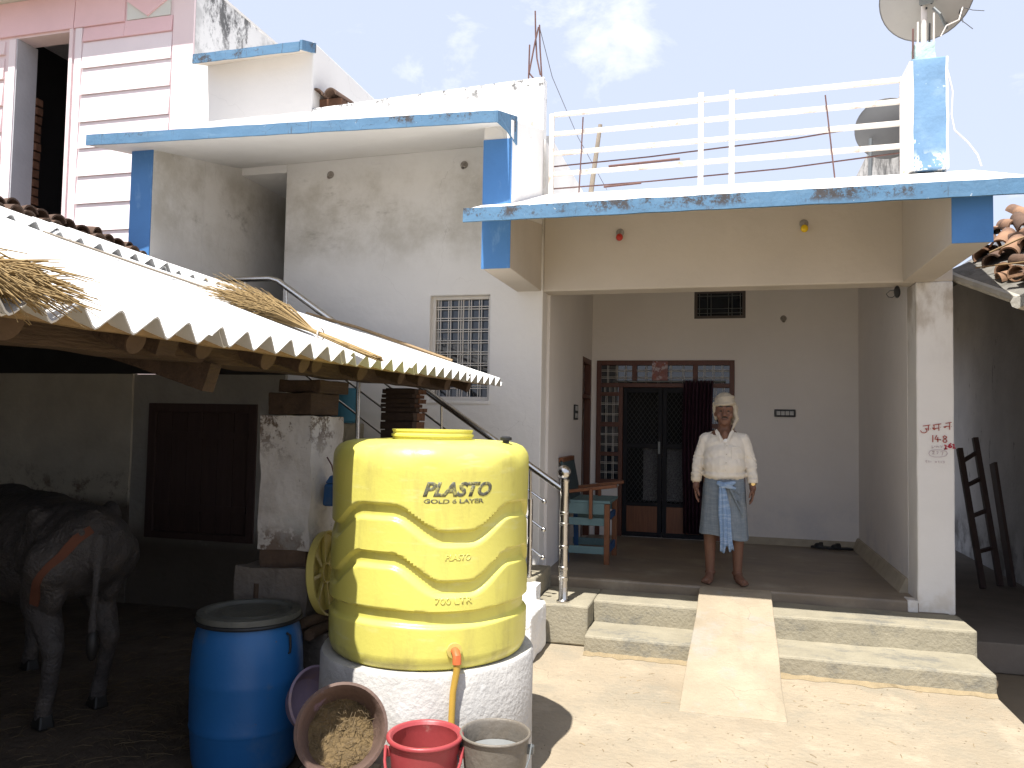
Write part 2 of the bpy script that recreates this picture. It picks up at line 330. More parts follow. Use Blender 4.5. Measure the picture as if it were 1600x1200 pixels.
terra = mat('terracotta', (0.115, 0.068, 0.045), 0.4, 5, 0.9, 0.4, 30, spots=[dict(col=(0.06, 0.045, 0.035), scale=6, lo=0.48, hi=0.64, amt=0.8), dict(col=(0.26, 0.16, 0.10), scale=4, lo=0.58, hi=0.72, amt=0.6)])
terra_new = mat('terracotta_pale', (0.27, 0.155, 0.092), 0.3, 5, 0.9, 0.3, 30, spots=[dict(col=(0.10, 0.06, 0.045), scale=5, lo=0.54, hi=0.66, amt=0.7)])
brick_m = mat('fired_brick', (0.13, 0.062, 0.034), 0.35, 9, 0.9, 0.4, 40)
brick_dk = mat('sooty_brick', (0.05, 0.032, 0.024), 0.35, 9, 0.9, 0.4, 40)
mud = mat('mud_plaster', (0.10, 0.066, 0.045), 0.3, 5, 0.95, 0.7, 20, spots=[dict(col=(0.2, 0.09, 0.05), scale=6, lo=0.6, hi=0.7, amt=0.7)])
plinth_m = mat('rough_cement', (0.20, 0.17, 0.14), 0.25, 6, 0.95, 0.6, 28, spots=[dict(col=(0.12, 0.10, 0.085), scale=5, lo=0.5, hi=0.7, amt=0.6)])
pillar_white = mat('flaking_whitewash', (0.60, 0.57, 0.53), 0.12, 4, 0.92, 0.5, 22, spots=[
    dict(col=(0.30, 0.25, 0.20), scale=2.5, lo=0.45, hi=0.65, amt=0.6), dict(col=(0.11, 0.075, 0.05), scale=7, lo=0.50, hi=0.57, amt=0.95, z=[(1.38, 1.70)], nr=0.8), dict(col=(0.08, 0.055, 0.04), scale=12, lo=0.66, hi=0.70, amt=0.9),
    dict(col=(0.14, 0.09, 0.06), scale=8, lo=0.5, hi=0.58, amt=0.9, z=[(1.14, 1.02)]), dict(col=(0.42, 0.47, 0.46), scale=4, lo=0.5, hi=0.7, amt=0.5, z=[(1.3, 1.05)])])
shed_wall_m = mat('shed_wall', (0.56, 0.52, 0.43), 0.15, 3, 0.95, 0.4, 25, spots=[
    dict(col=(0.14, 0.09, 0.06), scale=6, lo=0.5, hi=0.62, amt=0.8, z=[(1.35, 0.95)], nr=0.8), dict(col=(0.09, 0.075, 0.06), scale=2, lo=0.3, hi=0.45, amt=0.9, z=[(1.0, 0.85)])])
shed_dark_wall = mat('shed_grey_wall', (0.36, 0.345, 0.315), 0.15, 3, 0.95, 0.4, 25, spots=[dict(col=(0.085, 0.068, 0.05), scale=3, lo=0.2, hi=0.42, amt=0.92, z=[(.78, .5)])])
soot_shade = mat('soot_and_shade_black', (0.03, 0.03, 0.032), 0.3, 4, 0.9)  # near-black: soot under the roof, and painted shade in dark gaps
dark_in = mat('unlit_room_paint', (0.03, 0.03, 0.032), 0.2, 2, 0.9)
pink = mat('pink_paint', (0.80, 0.55, 0.56), 0.05, 2, 0.85, 0.08, 30, spots=[dict(col=(0.45, 0.32, 0.3), scale=9, lo=0.68, hi=0.76, amt=0.4)])
pink_pale = mat('pale_pink_paint', (0.80, 0.66, 0.66), 0.05, 2, 0.85, 0.08, 30)
sage = mat('sage_paint', (0.66, 0.67, 0.62), 0.06, 3, 0.85, 0.08, 30)
board_m = mat('plaster_board_paint', (0.82, 0.73, 0.74), 0.05, 2, 0.85, 0.08, 30)
reveal_m = mat('grey_reveal', (0.5, 0.5, 0.52), 0.1, 3, 0.9, 0.2, 20)
tank_y = mat('yellow_polythene', (0.66, 0.605, 0.135), 0.07, 2.2, 0.33, 0.05, 60, spec=0.45, spots=[
    dict(col=(0.38, 0.32, 0.10), scale=3.2, lo=0.47, hi=0.7, amt=0.55, stretch=(1.6, 1.6, 0.35)), dict(col=(0.68, 0.65, 0.28), scale=9, lo=0.56, hi=0.68, amt=0.4, stretch=(.5, .5, 2.5)), dict(col=(0.13, 0.10, 0.05), scale=16, lo=0.715, hi=0.745, amt=0.8),
    dict(col=(0.30, 0.25, 0.09), scale=6, lo=0.45, hi=0.66, amt=0.6, z=[(0.74, 0.60)])])
lid_y = mat('yellow_lid_plastic', (0.58, 0.49, 0.14), 0.12, 5, 0.45, 0.05, 60, spots=[dict(col=(0.28, 0.21, 0.1), scale=5, lo=0.5, hi=0.7, amt=0.5)])
tank_ink = mat('worn_print', (0.10, 0.10, 0.075), 0.2, 20, 0.6, spots=[dict(col=(0.42, 0.38, 0.11), scale=30, lo=0.46, hi=0.6, amt=0.8, nr=0.8)])
base_m = mat('whitewashed_cement', (0.46, 0.445, 0.42), 0.16, 7, 0.95, 0.35, 46, spots=[dict(col=(0.30, 0.28, 0.25), scale=4, lo=0.54, hi=0.7, amt=0.6), dict(col=(0.60, 0.60, 0.59), scale=9, lo=0.55, hi=0.68, amt=0.5)])
white_splash = mat('thick_lime', (0.82, 0.81, 0.79), 0.06, 6, 0.95, 0.8, 24)
drum_b = mat('blue_drum_plastic', (0.016, 0.115, 0.32), 0.12, 3, 0.42, 0.05, 50, spots=[dict(col=(0.10, 0.14, 0.18), scale=5, lo=0.56, hi=0.72, amt=0.6), dict(col=(0.13, 0.09, 0.06), scale=14, lo=0.68, hi=0.72, amt=0.6), dict(col=(0.15, 0.2, 0.25), scale=3, lo=0.5, hi=0.7, amt=0.5, z=[(0.32, 0.05)])])
drum_lid_m = mat('dusty_black_lid', (0.10, 0.10, 0.085), 0.3, 6, 0.6, 0.3, 40)
rubber = mat('black_plastic', (0.015, 0.015, 0.016), 0.2, 6, 0.5)
red_m = mat('red_bucket_plastic', (0.30, 0.045, 0.05), 0.12, 5, 0.4, 0.05, 40, spots=[dict(col=(0.42, 0.23, 0.2), scale=13, lo=0.6, hi=0.72, amt=0.5)])
grey_m = mat('muddy_grey_metal', (0.17, 0.15, 0.125), 0.25, 5, 0.55, 0.25, 30, metal=0.2, spots=[dict(col=(0.29, 0.28, 0.26), scale=8, lo=0.55, hi=0.68, amt=0.7), dict(col=(0.13, 0.10, 0.07), scale=4, lo=0.5, hi=0.68, amt=0.6)])
muddy = mat('muddy_water', (0.20, 0.085, 0.04), 0.1, 5, 0.04, 0.03, 14, spec=0.6)
greyw = mat('grey_water', (0.22, 0.23, 0.23), 0.1, 5, 0.04, 0.02, 14, spec=0.6)
tub_m = mat('old_brown_tub', (0.12, 0.075, 0.058), 0.25, 5, 0.7, 0.3, 30, spots=[dict(col=(0.21, 0.145, 0.2), scale=4, lo=0.58, hi=0.68, amt=0.8)])
purple_m = mat('faded_purple_plastic', (0.24, 0.18, 0.24), 0.2, 5, 0.6, 0.1, 30, spots=[dict(col=(0.35, 0.23, 0.16), scale=5, lo=0.5, hi=0.66, amt=0.7)])
straw_m = mat('dry_straw', (0.285, 0.195, 0.085), 0.35, 9, 0.9, stretch=(4, 4, 4))
straw_dk = mat('old_straw', (0.14, 0.10, 0.055), 0.4, 9, 0.9, stretch=(4, 4, 4))
feed_m = mat('damp_chaff', (0.14, 0.095, 0.042), 0.4, 22, 0.95, 1.0, 60)
steel = mat('brushed_steel', (0.62, 0.60, 0.57), 0.1, 8, 0.24, 0.05, 50, metal=1.0, spots=[dict(col=(0.35, 0.28, 0.2), scale=18, lo=0.6, hi=0.72, amt=0.5)])
white_metal = mat('white_rail_paint', (0.66, 0.61, 0.55), 0.06, 6, 0.6, 0.1, 40, spots=[dict(col=(0.30, 0.17, 0.09), scale=5, lo=0.54, hi=0.66, amt=0.7, nr=0.75)])
win_white = mat('window_paint', (0.66, 0.62, 0.56), 0.06, 6, 0.6)
rust = mat('rusty_iron', (0.14, 0.075, 0.065), 0.3, 14, 0.85, 0.2, 50)
black_metal = mat('black_door_metal', (0.012, 0.012, 0.015), 0.2, 5, 0.6, spec=0.2)
mesh_metal = mat('mesh_wire', (0.17, 0.18, 0.18), 0.1, 5, 0.5, metal=0.5)
glass = mat('dark_glass', (0.012, 0.017, 0.026), 0.1, 2, 0.03, spec=0.8)
lace = mat('lace_curtain', (0.16, 0.16, 0.165), 0.3, 6, 0.9, spots=[dict(col=(0.07, 0.07, 0.075), scale=60, lo=0.48, hi=0.52, amt=0.9)])
maroon = mat('maroon_curtain', (0.030, 0.008, 0.018), 0.3, 5, 0.75, 0.1, 60)
poster_m = mat('poster_print', (0.22, 0.09, 0.08), 0.4, 9, 0.5, spots=[dict(col=(0.46, 0.40, 0.42), scale=11, lo=0.5, hi=0.58, amt=0.9), dict(col=(0.25, 0.07, 0.04), scale=15, lo=0.55, hi=0.6, amt=0.9)])
switch_blk = mat('switch_plate', (0.012, 0.012, 0.013), 0.1, 5, 0.35)
switch_w = mat('switch_white', (0.45, 0.45, 0.44), 0.1, 5, 0.4)
bulb_red = mat('red_bulb', (0.45, 0.03, 0.02), 0.1, 5, 0.25)
bulb_yel = mat('yellow_bulb', (0.75, 0.50, 0.01), 0.1, 5, 0.25)
holder_m = mat('holder_bakelite', (0.30, 0.27, 0.24), 0.15, 9, 0.5)
dish_m = mat('dish_grey', (0.36, 0.34, 0.31), 0.08, 3, 0.55, spots=[dict(col=(0.2, 0.18, 0.16), scale=4, lo=0.55, hi=0.7, amt=0.4)])
dish_dk = mat('dish_dark_grey', (0.13, 0.13, 0.13), 0.12, 3, 0.6)
ink_red = mat('red_paint_writing', (0.36, 0.045, 0.03), 0.2, 30, 0.8)
ink_mag = mat('magenta_writing', (0.42, 0.02, 0.05), 0.2, 30, 0.8)
ink_faint = mat('faint_pencil_writing', (0.50, 0.41, 0.44), 0.15, 30, 0.9)
gable_m = mat('streaked_cement', (0.38, 0.37, 0.36), 0.2, 3, 0.95, 0.3, 25, spots=[dict(col=(0.06, 0.06, 0.06), scale=6, lo=0.44, hi=0.6, amt=0.85, stretch=(2, 2, 0.25), nr=0.75)])
alley_wall_m = mat('grimy_wall', (0.52, 0.51, 0.50), 0.15, 2, 0.95, 0.3, 20, spots=[dict(col=(0.04, 0.04, 0.04), scale=5, lo=0.62, hi=0.7, amt=0.8, stretch=(1.6, 1.6, 0.5)), dict(col=(0.1, 0.09, 0.08), scale=2, lo=0.4, hi=0.6, amt=0.8, z=[(0.8, 0.3)])])
slab_m = mat('roof_slab_cement', (0.17, 0.16, 0.14), 0.25, 7, 0.95, 0.5, 35, spots=[dict(col=(0.08, 0.075, 0.06), scale=7, lo=0.5, hi=0.66, amt=0.7)])
slab_edge_m = mat('slab_edge_lime', (0.40, 0.375, 0.32), 0.2, 8, 0.95, 0.4, 35)
skin = mat('brown_skin', (0.165, 0.080, 0.051), 0.14, 22, 0.5, 0.12, 90, spots=[dict(col=(0.12, 0.055, 0.036), scale=9, lo=0.55, hi=0.75, amt=0.5)])
lip_m = mat('lip_skin', (0.10, 0.04, 0.032), 0.1, 20, 0.5)
eye_m = mat('eye', (0.03, 0.022, 0.018), 0.1, 20, 0.25)
hair_m = mat('grey_black_hair', (0.03, 0.028, 0.026), 0.4, 60, 0.8, 0.4, 90)
shirt_m = mat('cream_shirt', (0.70, 0.65, 0.57), 0.06, 5, 0.9, 0.12, 28, spots=[dict(col=(0.56, 0.44, 0.27), scale=3, lo=0.35, hi=0.6, amt=0.6, z=[(1.42, 1.24)])])
vest_m = mat('white_vest', (0.75, 0.74, 0.72), 0.05, 5, 0.9)
turban_m = mat('undyed_cloth', (0.44, 0.385, 0.30), 0.1, 9, 0.95, 0.25, 40)
lungi_m = mat('checked_lungi', (0.165, 0.20, 0.235), 0.12, 6, 0.95, 0.15, 60, spots=[
    dict(col=(0.26, 0.265, 0.25), scale=7, lo=0.5, hi=0.66, amt=0.6), dict(col=(0.29, 0.31, 0.33), scale=36, lo=0.5, hi=0.56, amt=0.32, stretch=(0.25, 0.25, 3)), dict(col=(0.10, 0.135, 0.18), scale=36, lo=0.5, hi=0.56, amt=0.35, stretch=(3, 3, 0.25))])
knot_m = mat('blue_lungi_fold', (0.20, 0.30, 0.46), 0.1, 8, 0.95, 0.2, 60, spots=[dict(col=(0.36, 0.45, 0.58), scale=34, lo=0.5, hi=0.55, amt=0.6, stretch=(0.3, 0.3, 2))])
gold_m = mat('gold_watch', (0.75, 0.55, 0.25), 0.05, 5, 0.25, metal=1.0)
hide = mat('buffalo_hide', (0.068, 0.060, 0.056), 0.35, 6, 0.6, 0.8, 55, spots=[dict(col=(0.15, 0.12, 0.095), scale=3.5, lo=0.5, hi=0.72, amt=0.6)])
hoof_m = mat('hoof_horn', (0.02, 0.018, 0.016), 0.2, 8, 0.5)
rope_m = mat('orange_strap', (0.14, 0.05, 0.027), 0.2, 8, 0.85)
can_m = mat('blue_can_plastic', (0.02, 0.09, 0.24), 0.15, 6, 0.4, spots=[dict(col=(0.1, 0.1, 0.09), scale=6, lo=0.5, hi=0.7, amt=0.6)])
orange_m = mat('orange_pvc', (0.55, 0.13, 0.04), 0.12, 9, 0.5)
hose_m = mat('yellow_hose', (0.48, 0.30, 0.05), 0.12, 9, 0.45)
bamboo_m = mat('bamboo', (0.30, 0.20, 0.10), 0.2, 8, 0.6, stretch=(3, 3, 3))
pole_m = mat('weathered_pole', (0.27, 0.225, 0.175), 0.2, 8, 0.8)
wire_m = mat('thin_wire', (0.10, 0.10, 0.10), 0.1, 5, 0.6)
cable_m = mat('white_cable', (0.70, 0.64, 0.58), 0.1, 5, 0.6)
firewood_m = mat('firewood_bark', (0.10, 0.065, 0.042), 0.4, 8, 0.95, 0.6, 25)
green_m = mat('leaf_green', (0.03, 0.065, 0.02), 0.3, 9, 0.7)

YC = 6.664; FL = 0.385

# ------------------------------------------------------------------ setting: ground
def struct(name, mb, m, **k):
    return mb.build(name, m, None, kind='structure', **k)
struct('ground', MB().box(-120, 120, -120, 160, -0.6, -0.16), earth_m)
struct('courtyard', MB().box(-1.98, 1.725, -6, 6.0, -0.155, 0.0), yard_m, bevel=0.012)
struct('shed_floor', MB().rough(-7.4, -1.984, -4, 6.05, -0.155, 0.0, 0.12, 0.018, 3), dung_m)
struct('alley_path', MB().box(1.90, 3.1, 6.85, 15.0, -0.155, 0.075), alley_m, bevel=0.01)

# ------------------------------------------------------------------ the main house
H = thing('house', 'whitewashed house with blue-edged porch canopy and cement steps behind the man', 'house', (0, YC, 0))
def wall_xz(mb, x0, x1, z0, z1, y0, y1, holes=()):
    xs = sorted(set([x0, x1] + [h[0] for h in holes] + [h[1] for h in holes])); zs = sorted(set([z0, z1] + [h[2] for h in holes] + [h[3] for h in holes]))
    nx, nz_ = len(xs), len(zs); vs = []; idx = {}
    def vid(i, j, k):
        if (i, j, k) not in idx: idx[(i, j, k)] = len(vs); vs.append((xs[i], (y0, y1)[k], zs[j]))
        return idx[(i, j, k)]
    solid = lambda i, j: 0 <= i < nx - 1 and 0 <= j < nz_ - 1 and not any(h[0] <= (xs[i] + xs[i + 1]) / 2 <= h[1] and h[2] <= (zs[j] + zs[j + 1]) / 2 <= h[3] for h in holes)
    fs = []
    for i in range(nx - 1):
        for j in range(nz_ - 1):
            if not solid(i, j): continue
            fs.append((vid(i, j, 0), vid(i + 1, j, 0), vid(i + 1, j + 1, 0), vid(i, j + 1, 0)))
            fs.append((vid(i, j, 1), vid(i, j + 1, 1), vid(i + 1, j + 1, 1), vid(i + 1, j, 1)))
            if not solid(i - 1, j): fs.append((vid(i, j, 0), vid(i, j + 1, 0), vid(i, j + 1, 1), vid(i, j, 1)))
            if not solid(i + 1, j): fs.append((vid(i + 1, j, 0), vid(i + 1, j, 1), vid(i + 1, j + 1, 1), vid(i + 1, j + 1, 0)))
            if not solid(i, j - 1): fs.append((vid(i, j, 0), vid(i, j, 1), vid(i + 1, j, 1), vid(i + 1, j, 0)))
            if not solid(i, j + 1): fs.append((vid(i, j + 1, 0), vid(i + 1, j + 1, 0), vid(i + 1, j + 1, 1), vid(i, j + 1, 1)))
    return mb.add(vs, fs)

WIN = (-2.568, -1.998, 1.885, 2.838)
wall_xz(MB(), -4.09, -1.515, 0, 4.215, YC, 6.86, [WIN]).build('front_wall', white_stain, H, bevel=0.008)
MB().box(-4.9, -4.585, 6.10, 11.6, 0, 4.215).build('passage_wall', white_stain, H)
MB().box(-4.585, -4.09, YC, 9.0, 4.084, 4.215).build('passage_ceiling', white, H)
MB().box(-4.585, -3.9, 9.0, 9.15, 0, 4.21).build('passage_end_wall', white, H)
MB().box(-4.09, -3.9, 6.86, 9.0, 0, 4.21).build('passage_inner_wall', white, H)
MB().box(-4.583, -3.66, 6.09, 9.0, 1.86, 2.0).build('stair_landing', skirt_m, H)
# porch
MB().rough(-1.515, 1.70, YC + 0.002, 9.28, 0.0, FL, 0.3, 0.0, 3).build('porch_floor', floor_m, H, bevel=0.018)
wall = MB()
def wall_yz(mb, y0, y1, z0, z1, x0, x1, holes=()):
    t = MB(); wall_xz(t, y0, y1, z0, z1, x0, x1, holes)
    return mb.add([(p[1], p[0], p[2]) for p in t.v], t.f)
SD = (8.62, 9.22, FL, 2.45)
wall_yz(MB(), 6.862, 9.28, 0.36, 3.56, -1.69, -1.49, [SD]).build('porch_side_wall', porch_wall, H)
wall_yz(MB(), 6.97, 11.6, 0.0, 3.56, 1.47, 1.735).build('porch_side_wall', porch_wall, H)
DOOR = (-1.43, 0.156, FL, 2.452); VENT = (-0.30, 0.274, 2.937, 3.27)
wall_xz(MB(), -1.69, 1.47, 0.36, 3.56, 9.28, 9.44, [DOOR, VENT]).build('porch_back_wall', porch_wall, H)
MB().box(-1.515, 1.735, 6.90, 11.6, 3.56, 3.69).build('roof_slab', white, H)
MB().box(-4.9, -1.515, 6.86, 11.6, 4.215, 4.32).build('roof_slab', white, H)
MB().box(-1.69, -1.515, 6.862, 11.6, 3.56, 4.215).build('upper_side_wall', white, H)
MB().box(-4.9, 1.735, 11.6, 11.75, 0, 4.32).build('rear_wall', white, H)
MB().rough(1.472, 1.735, YC, 6.97, 0.296, 2.853, 0.09, 0.004, 5).build('column', col_white, H, bevel=0.012)
MB().rough(1.40, 1.474, YC - 0.006, 6.80, 0.297, 0.389, 0.06, 0.004, 9).build('column_foot', col_white, H, bevel=0.008)
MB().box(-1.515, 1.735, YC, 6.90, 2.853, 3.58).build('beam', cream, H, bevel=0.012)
# skirting along the porch walls
MB().prism([(1.40, 6.97, FL), (1.47, 6.97, FL), (1.47, 6.97, 0.50), (1.45, 6.97, 0.50)], (0, 2.31, 0)).build('skirting', skirt_m, H)
MB().prism([(0.16, 9.23, FL), (0.16, 9.28, FL), (0.16, 9.28, 0.46), (0.16, 9.262, 0.46)], (1.30, 0, 0)).build('skirting', skirt_m, H)
# cantilever brackets, blue end faces
def bracket(x0, x1, y0, prof, face_z, m=white):
    b = MB().prism([(x0, y, z) for y, z in prof], (x1 - x0, 0, 0)).build('bracket', m, H, bevel=0.006)
    MB().box(x0 - 0.002, x1 + 0.002, y0 - 0.006, y0 + 0.004, face_z[0], face_z[1]).build('bracket_end', blue, b)
bracket(-1.753, -1.532, 5.60, [(5.60, 2.856), (YC, 2.856), (YC, 3.45), (5.60, 3.27)], (2.853, 3.27), cream)  # lower piece darker than the upper: canopy shade put into its colour
bracket(-1.753, -1.532, 5.60, [(5.60, 3.27), (YC, 3.45), (YC, 4.305), (5.60, 3.985)], (3.272, 3.842), white)
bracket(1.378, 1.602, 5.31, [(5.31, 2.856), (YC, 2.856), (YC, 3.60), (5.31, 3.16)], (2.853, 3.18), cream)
bracket(-4.79, -4.585, 5.42, [(5.42, 2.856), (6.10, 2.856), (6.10, 4.11), (5.42, 3.94)], (2.853, 3.945), white_stain)
# canopy over the porch: sloping slab with blue fascia
def k_can(x): return 0.0
MB().prism([(-1.76, 5.205, 3.115), (-1.76, 5.205, 3.205), (-1.76, 6.60, 3.695), (-1.76, 6.96, 3.705), (-1.76, 6.96, 3.592), (-1.76, 6.60, 3.582)], (3.64, 0, 0)).build('canopy', white, H, bevel=0.01)
MB().rough(-1.768, 1.888, 5.186, 5.208, 3.110, 3.208, 0.03, 0.0045, 5).build('canopy_fascia', fascia_low, H)
# sunshade over the stair and window wall
MB().hexa([(-4.91, 5.06, 3.848), (-1.588, 5.37, 3.885), (-1.534, YC, 4.20), (-4.91, YC, 4.15), (-4.91, 5.06, 3.928), (-1.588, 5.37, 3.965), (-1.534, YC, 4.29), (-4.91, YC, 4.24)]).build('sunshade', white, H, bevel=0.01)
def fas(p, q, z0, z1, name, m, t=0.014, amp=0.003):
    p = Vector(p); q = Vector(q); d = (q - p); Ln = d.length; d = d / Ln; nrm = Vector((d.y, -d.x, 0))
    b = MB().rough(0, Ln, 0, t, z0, z1, 0.03, amp, 7, seed=p.x)
    b.v = [tuple(p * 1.0 + d * x + nrm * y + Vector((0, 0, z))) for x, y, z in b.v]
    return b.build(name, m, H)
fo = fas((-4.914, 5.06, 0), (-1.588, 5.372, 0), 3.882, 3.968, 'sunshade_fascia', fascia_up)
for v in fo.data.vertices: v.co.z -= .037 * (-1.588 - v.co.x) / 3.326
MB().prism([(-1.590, 5.362, 3.884), (-1.590, 5.362, 3.968), (-1.534, 5.72, 4.055), (-1.534, 5.72, 3.83), (-1.534, 5.63, 3.83), (-1.558, 5.53, 3.875)], (0.012, -0.002, 0)).build('sunshade_fascia', fascia_up, H)
MB().rough(-4.922, -4.906, 5.06, YC, 3.86, 3.93, 0.05, 0.003, 7, taper=lambda p: p + Vector((0, 0, (p.y - 5.06) * 0.19))).build('sunshade_fascia', fascia_up, H)
# parapet of the terrace
MB().hexa([(-3.84, YC, 4.216), (-1.536, YC, 4.216), (-1.536, 6.80, 4.216), (-3.84, 6.80, 4.216), (-3.84, YC, 4.70), (-1.536, YC, 4.79), (-1.536, 6.80, 4.79), (-3.84, 6.80, 4.70)]).build('parapet', white_mould, H, bevel=0.012)
MB().box(-5.27, -3.84, YC, 9.2, 4.217, 5.36).build('stair_room', white, H, bevel=0.01)
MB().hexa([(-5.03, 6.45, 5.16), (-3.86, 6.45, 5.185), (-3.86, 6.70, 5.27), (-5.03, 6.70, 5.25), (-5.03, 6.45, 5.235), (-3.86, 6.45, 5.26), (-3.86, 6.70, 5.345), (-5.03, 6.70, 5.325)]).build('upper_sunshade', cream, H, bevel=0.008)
fas((-5.035, 6.45, 0), (-3.86, 6.452, 0), 5.165, 5.255, 'upper_sunshade_fascia', fascia_up, amp=0.004)
MB().hexa([(-3.862, 6.442, 5.178), (-3.834, 6.442, 5.178), (-3.834, 6.70, 5.26), (-3.862, 6.70, 5.26), (-3.862, 6.442, 5.27), (-3.834, 6.442, 5.27), (-3.834, 6.70, 5.36), (-3.862, 6.70, 5.36)]).build('upper_sunshade_fascia', fascia_up, H)
# roof pillar carrying the dish
pl = MB().rough(1.42, 1.66, 6.50, 6.74, 3.69, 4.565, 0.06, 0.006, 6).build('roof_pillar', pillar_blue, H, bevel=0.01)
MB().rough(1.398, 1.424, 6.49, 6.75, 3.69, 4.54, 0.05, 0.006, 6).build('plaster_edge', white, pl)
MB().rough(1.652, 1.668, 6.495, 6.75, 3.69, 4.56, 0.05, 0.005, 6, seed=2).build('plaster_edge', white, pl)
MB().rough(1.452, 1.592, 6.53, 6.70, 4.56, 4.70, 0.04, 0.010, 9).build('pillar_cap', mint, pl)
# steps and ramp
def step(x0, x1, y0, y1, z, seed=0):
    MB().rough(x0, x1, y0, y1, 0.0, z, 0.06, 0.006, 4, seed=seed).build('step', step_m, H, bevel=0.016)
step(-0.965, -0.11, 5.80, 6.24, 0.138, 1); step(-0.965, -0.11, 6.235, YC, 0.302, 2)
step(0.36, 1.725, 5.72, 6.19, 0.138, 3); step(0.36, 1.745, 6.185, YC - 0.001, 0.302, 4)
MB().box(-0.965, 1.725, 6.0, 6.65, -0.12, 0.02).build('step_bed', step_m, H)
rmp = MB()
rows = [(6.663, .389), (6.53, .387), (6.1, .292), (5.6, .178), (5.2, .086), (4.84, .006)]
nx = 8; vs = []
for (y, z) in rows:
    t = (6.66 - y) / 1.82
    for i in range(nx + 1):
        a = -0.146 - 0.085 * t + 0.012 * noise.noise((y * 3, 1, 0)); b = 0.398 - 0.015 * t + 0.012 * noise.noise((y * 3, 7, 0))
        x = a + (b - a) * i / nx; vs.append((x, y, z + 0.006 * noise.noise((x * 4, y * 4, 3))))
n0 = len(vs); vs += [(x, y, -0.02) for x, y, z in vs]
fs = []; m_ = nx + 1
for r in range(len(rows) - 1):
    for i in range(nx):
        fs += [(r * m_ + i, r * m_ + i + 1, (r + 1) * m_ + i + 1, (r + 1) * m_ + i)]
    for i in (0, nx): fs.append((r * m_ + i, (r + 1) * m_ + i, n0 + (r + 1) * m_ + i, n0 + r * m_ + i))
for r in (0, len(rows) - 1):
    fs.append(tuple(r * m_ + i for i in range(m_)) + tuple(n0 + r * m_ + i for i in range(nx, -1, -1)))
rmp.add(vs, fs).build('ramp', ramp_m, H, bevel=0.008)
sd_ = MB(); q_ = random.Random(2)
for x0_, x1_, yb_ in ((-.965, -.20, 5.795), (.385, 1.72, 5.715)):
    n_ = 40
    rowa = [(x0_ + (x1_ - x0_) * i / n_, yb_ + .004, .022 + .012 * noise.noise((i * .4, 1, 0))) for i in range(n_ + 1)]
    rowb = [(x0_ + (x1_ - x0_) * i / n_, yb_ - .035 - .055 * noise.noise((i * .25, 5, x0_)), .002) for i in range(n_ + 1)]
    sd_.add(rowa + rowb, [(i, i + 1, n_ + 2 + i, n_ + 1 + i) for i in range(n_)])
sd_.build('sand', mat('yellow_sand', (.27, .21, .125), .2, 14, .95, .5, 60), None, kind='stuff')
# barred window beside the stair
wf = MB()
x0, x1, z0, z1 = WIN; yf = YC + 0.055
for a in ((x0 - .001, x0 + .035, z0, z1), (x1 - .030, x1 + .001, z0, z1), (x0 + .035, x1 - .03, z1 - .03, z1), (x0 + .035, x1 - .03, z0, z0 + .035)):
    wf.box(a[0], a[1], yf, yf + .07, a[2], a[3])
W = wf.build('window', win_white, H, bevel=0.003)
gx0, gx1, gz0, gz1 = x0 + .035, x1 - .03, z0 + .035, z1 - .03
for i in range(5):
    x = gx0 + (gx1 - gx0) * (i + 0.62) / 5.15
    for d in (-.011, .011): MB().tube([(x - .03 + d, yf + .018, gz0), (x - .03 + d, yf + .018, gz1)], .0042, 6, False).build('bar', win_white, W)
for j in range(8):
    z = gz0 + (gz1 - gz0) * (j + 0.85) / 8.6
    for d in (-.011, .011): MB().tube([(gx0, yf + .012, z + d), (gx1, yf + .012, z + d)], .0040, 6, False).build('bar', win_white, W)
xm = (gx0 + gx1) / 2
for a, b in ((gx0, xm - .006), (xm + .006, gx1)): MB().box(a, b, yf + .045, yf + .052, gz0, gz1).build('pane', glass, W)
MB().box(xm - .006, xm + .006, yf + .04, yf + .06, gz0, gz1).build('mullion', win_white, W)
MB().box(x0 - .02, x1 + .01, YC - .012, YC + .05, z0 - .028, z0 - .001).build('sill', white, W)
# ventilator above the door
vf = MB(); x0, x1, z0, z1 = VENT; y = 9.30
for a in ((x0, x0 + .035, z0, z1), (x1 - .035, x1, z0, z1), (x0 + .035, x1 - .035, z1 - .035, z1), (x0 + .035, x1 - .035, z0, z0 + .035)): vf.box(a[0], a[1], y, y + .06, a[2], a[3])
V = vf.build('ventilator', mat('ventilator_frame', (0.10, 0.085, 0.08), 0.1), H)
for f in (.1, .26, .33, .67, .74, .9): MB().tube([(x0 + (x1 - x0) * f, y + .02, z0 + .03), (x0 + (x1 - x0) * f, y + .02, z1 - .03)], .004, 5, False).build('bar', mesh_metal, V)
for f in (.2, .36, .8): MB().tube([(x0 + .03, y + .014, z0 + (z1 - z0) * f), (x1 - .03, y + .014, z0 + (z1 - z0) * f)], .004, 5, False).build('bar', mesh_metal, V)
MB().box(x0 + .03, x1 - .03, y + .045, y + .055, z0 + .03, z1 - .03).build('pane', glass, V)
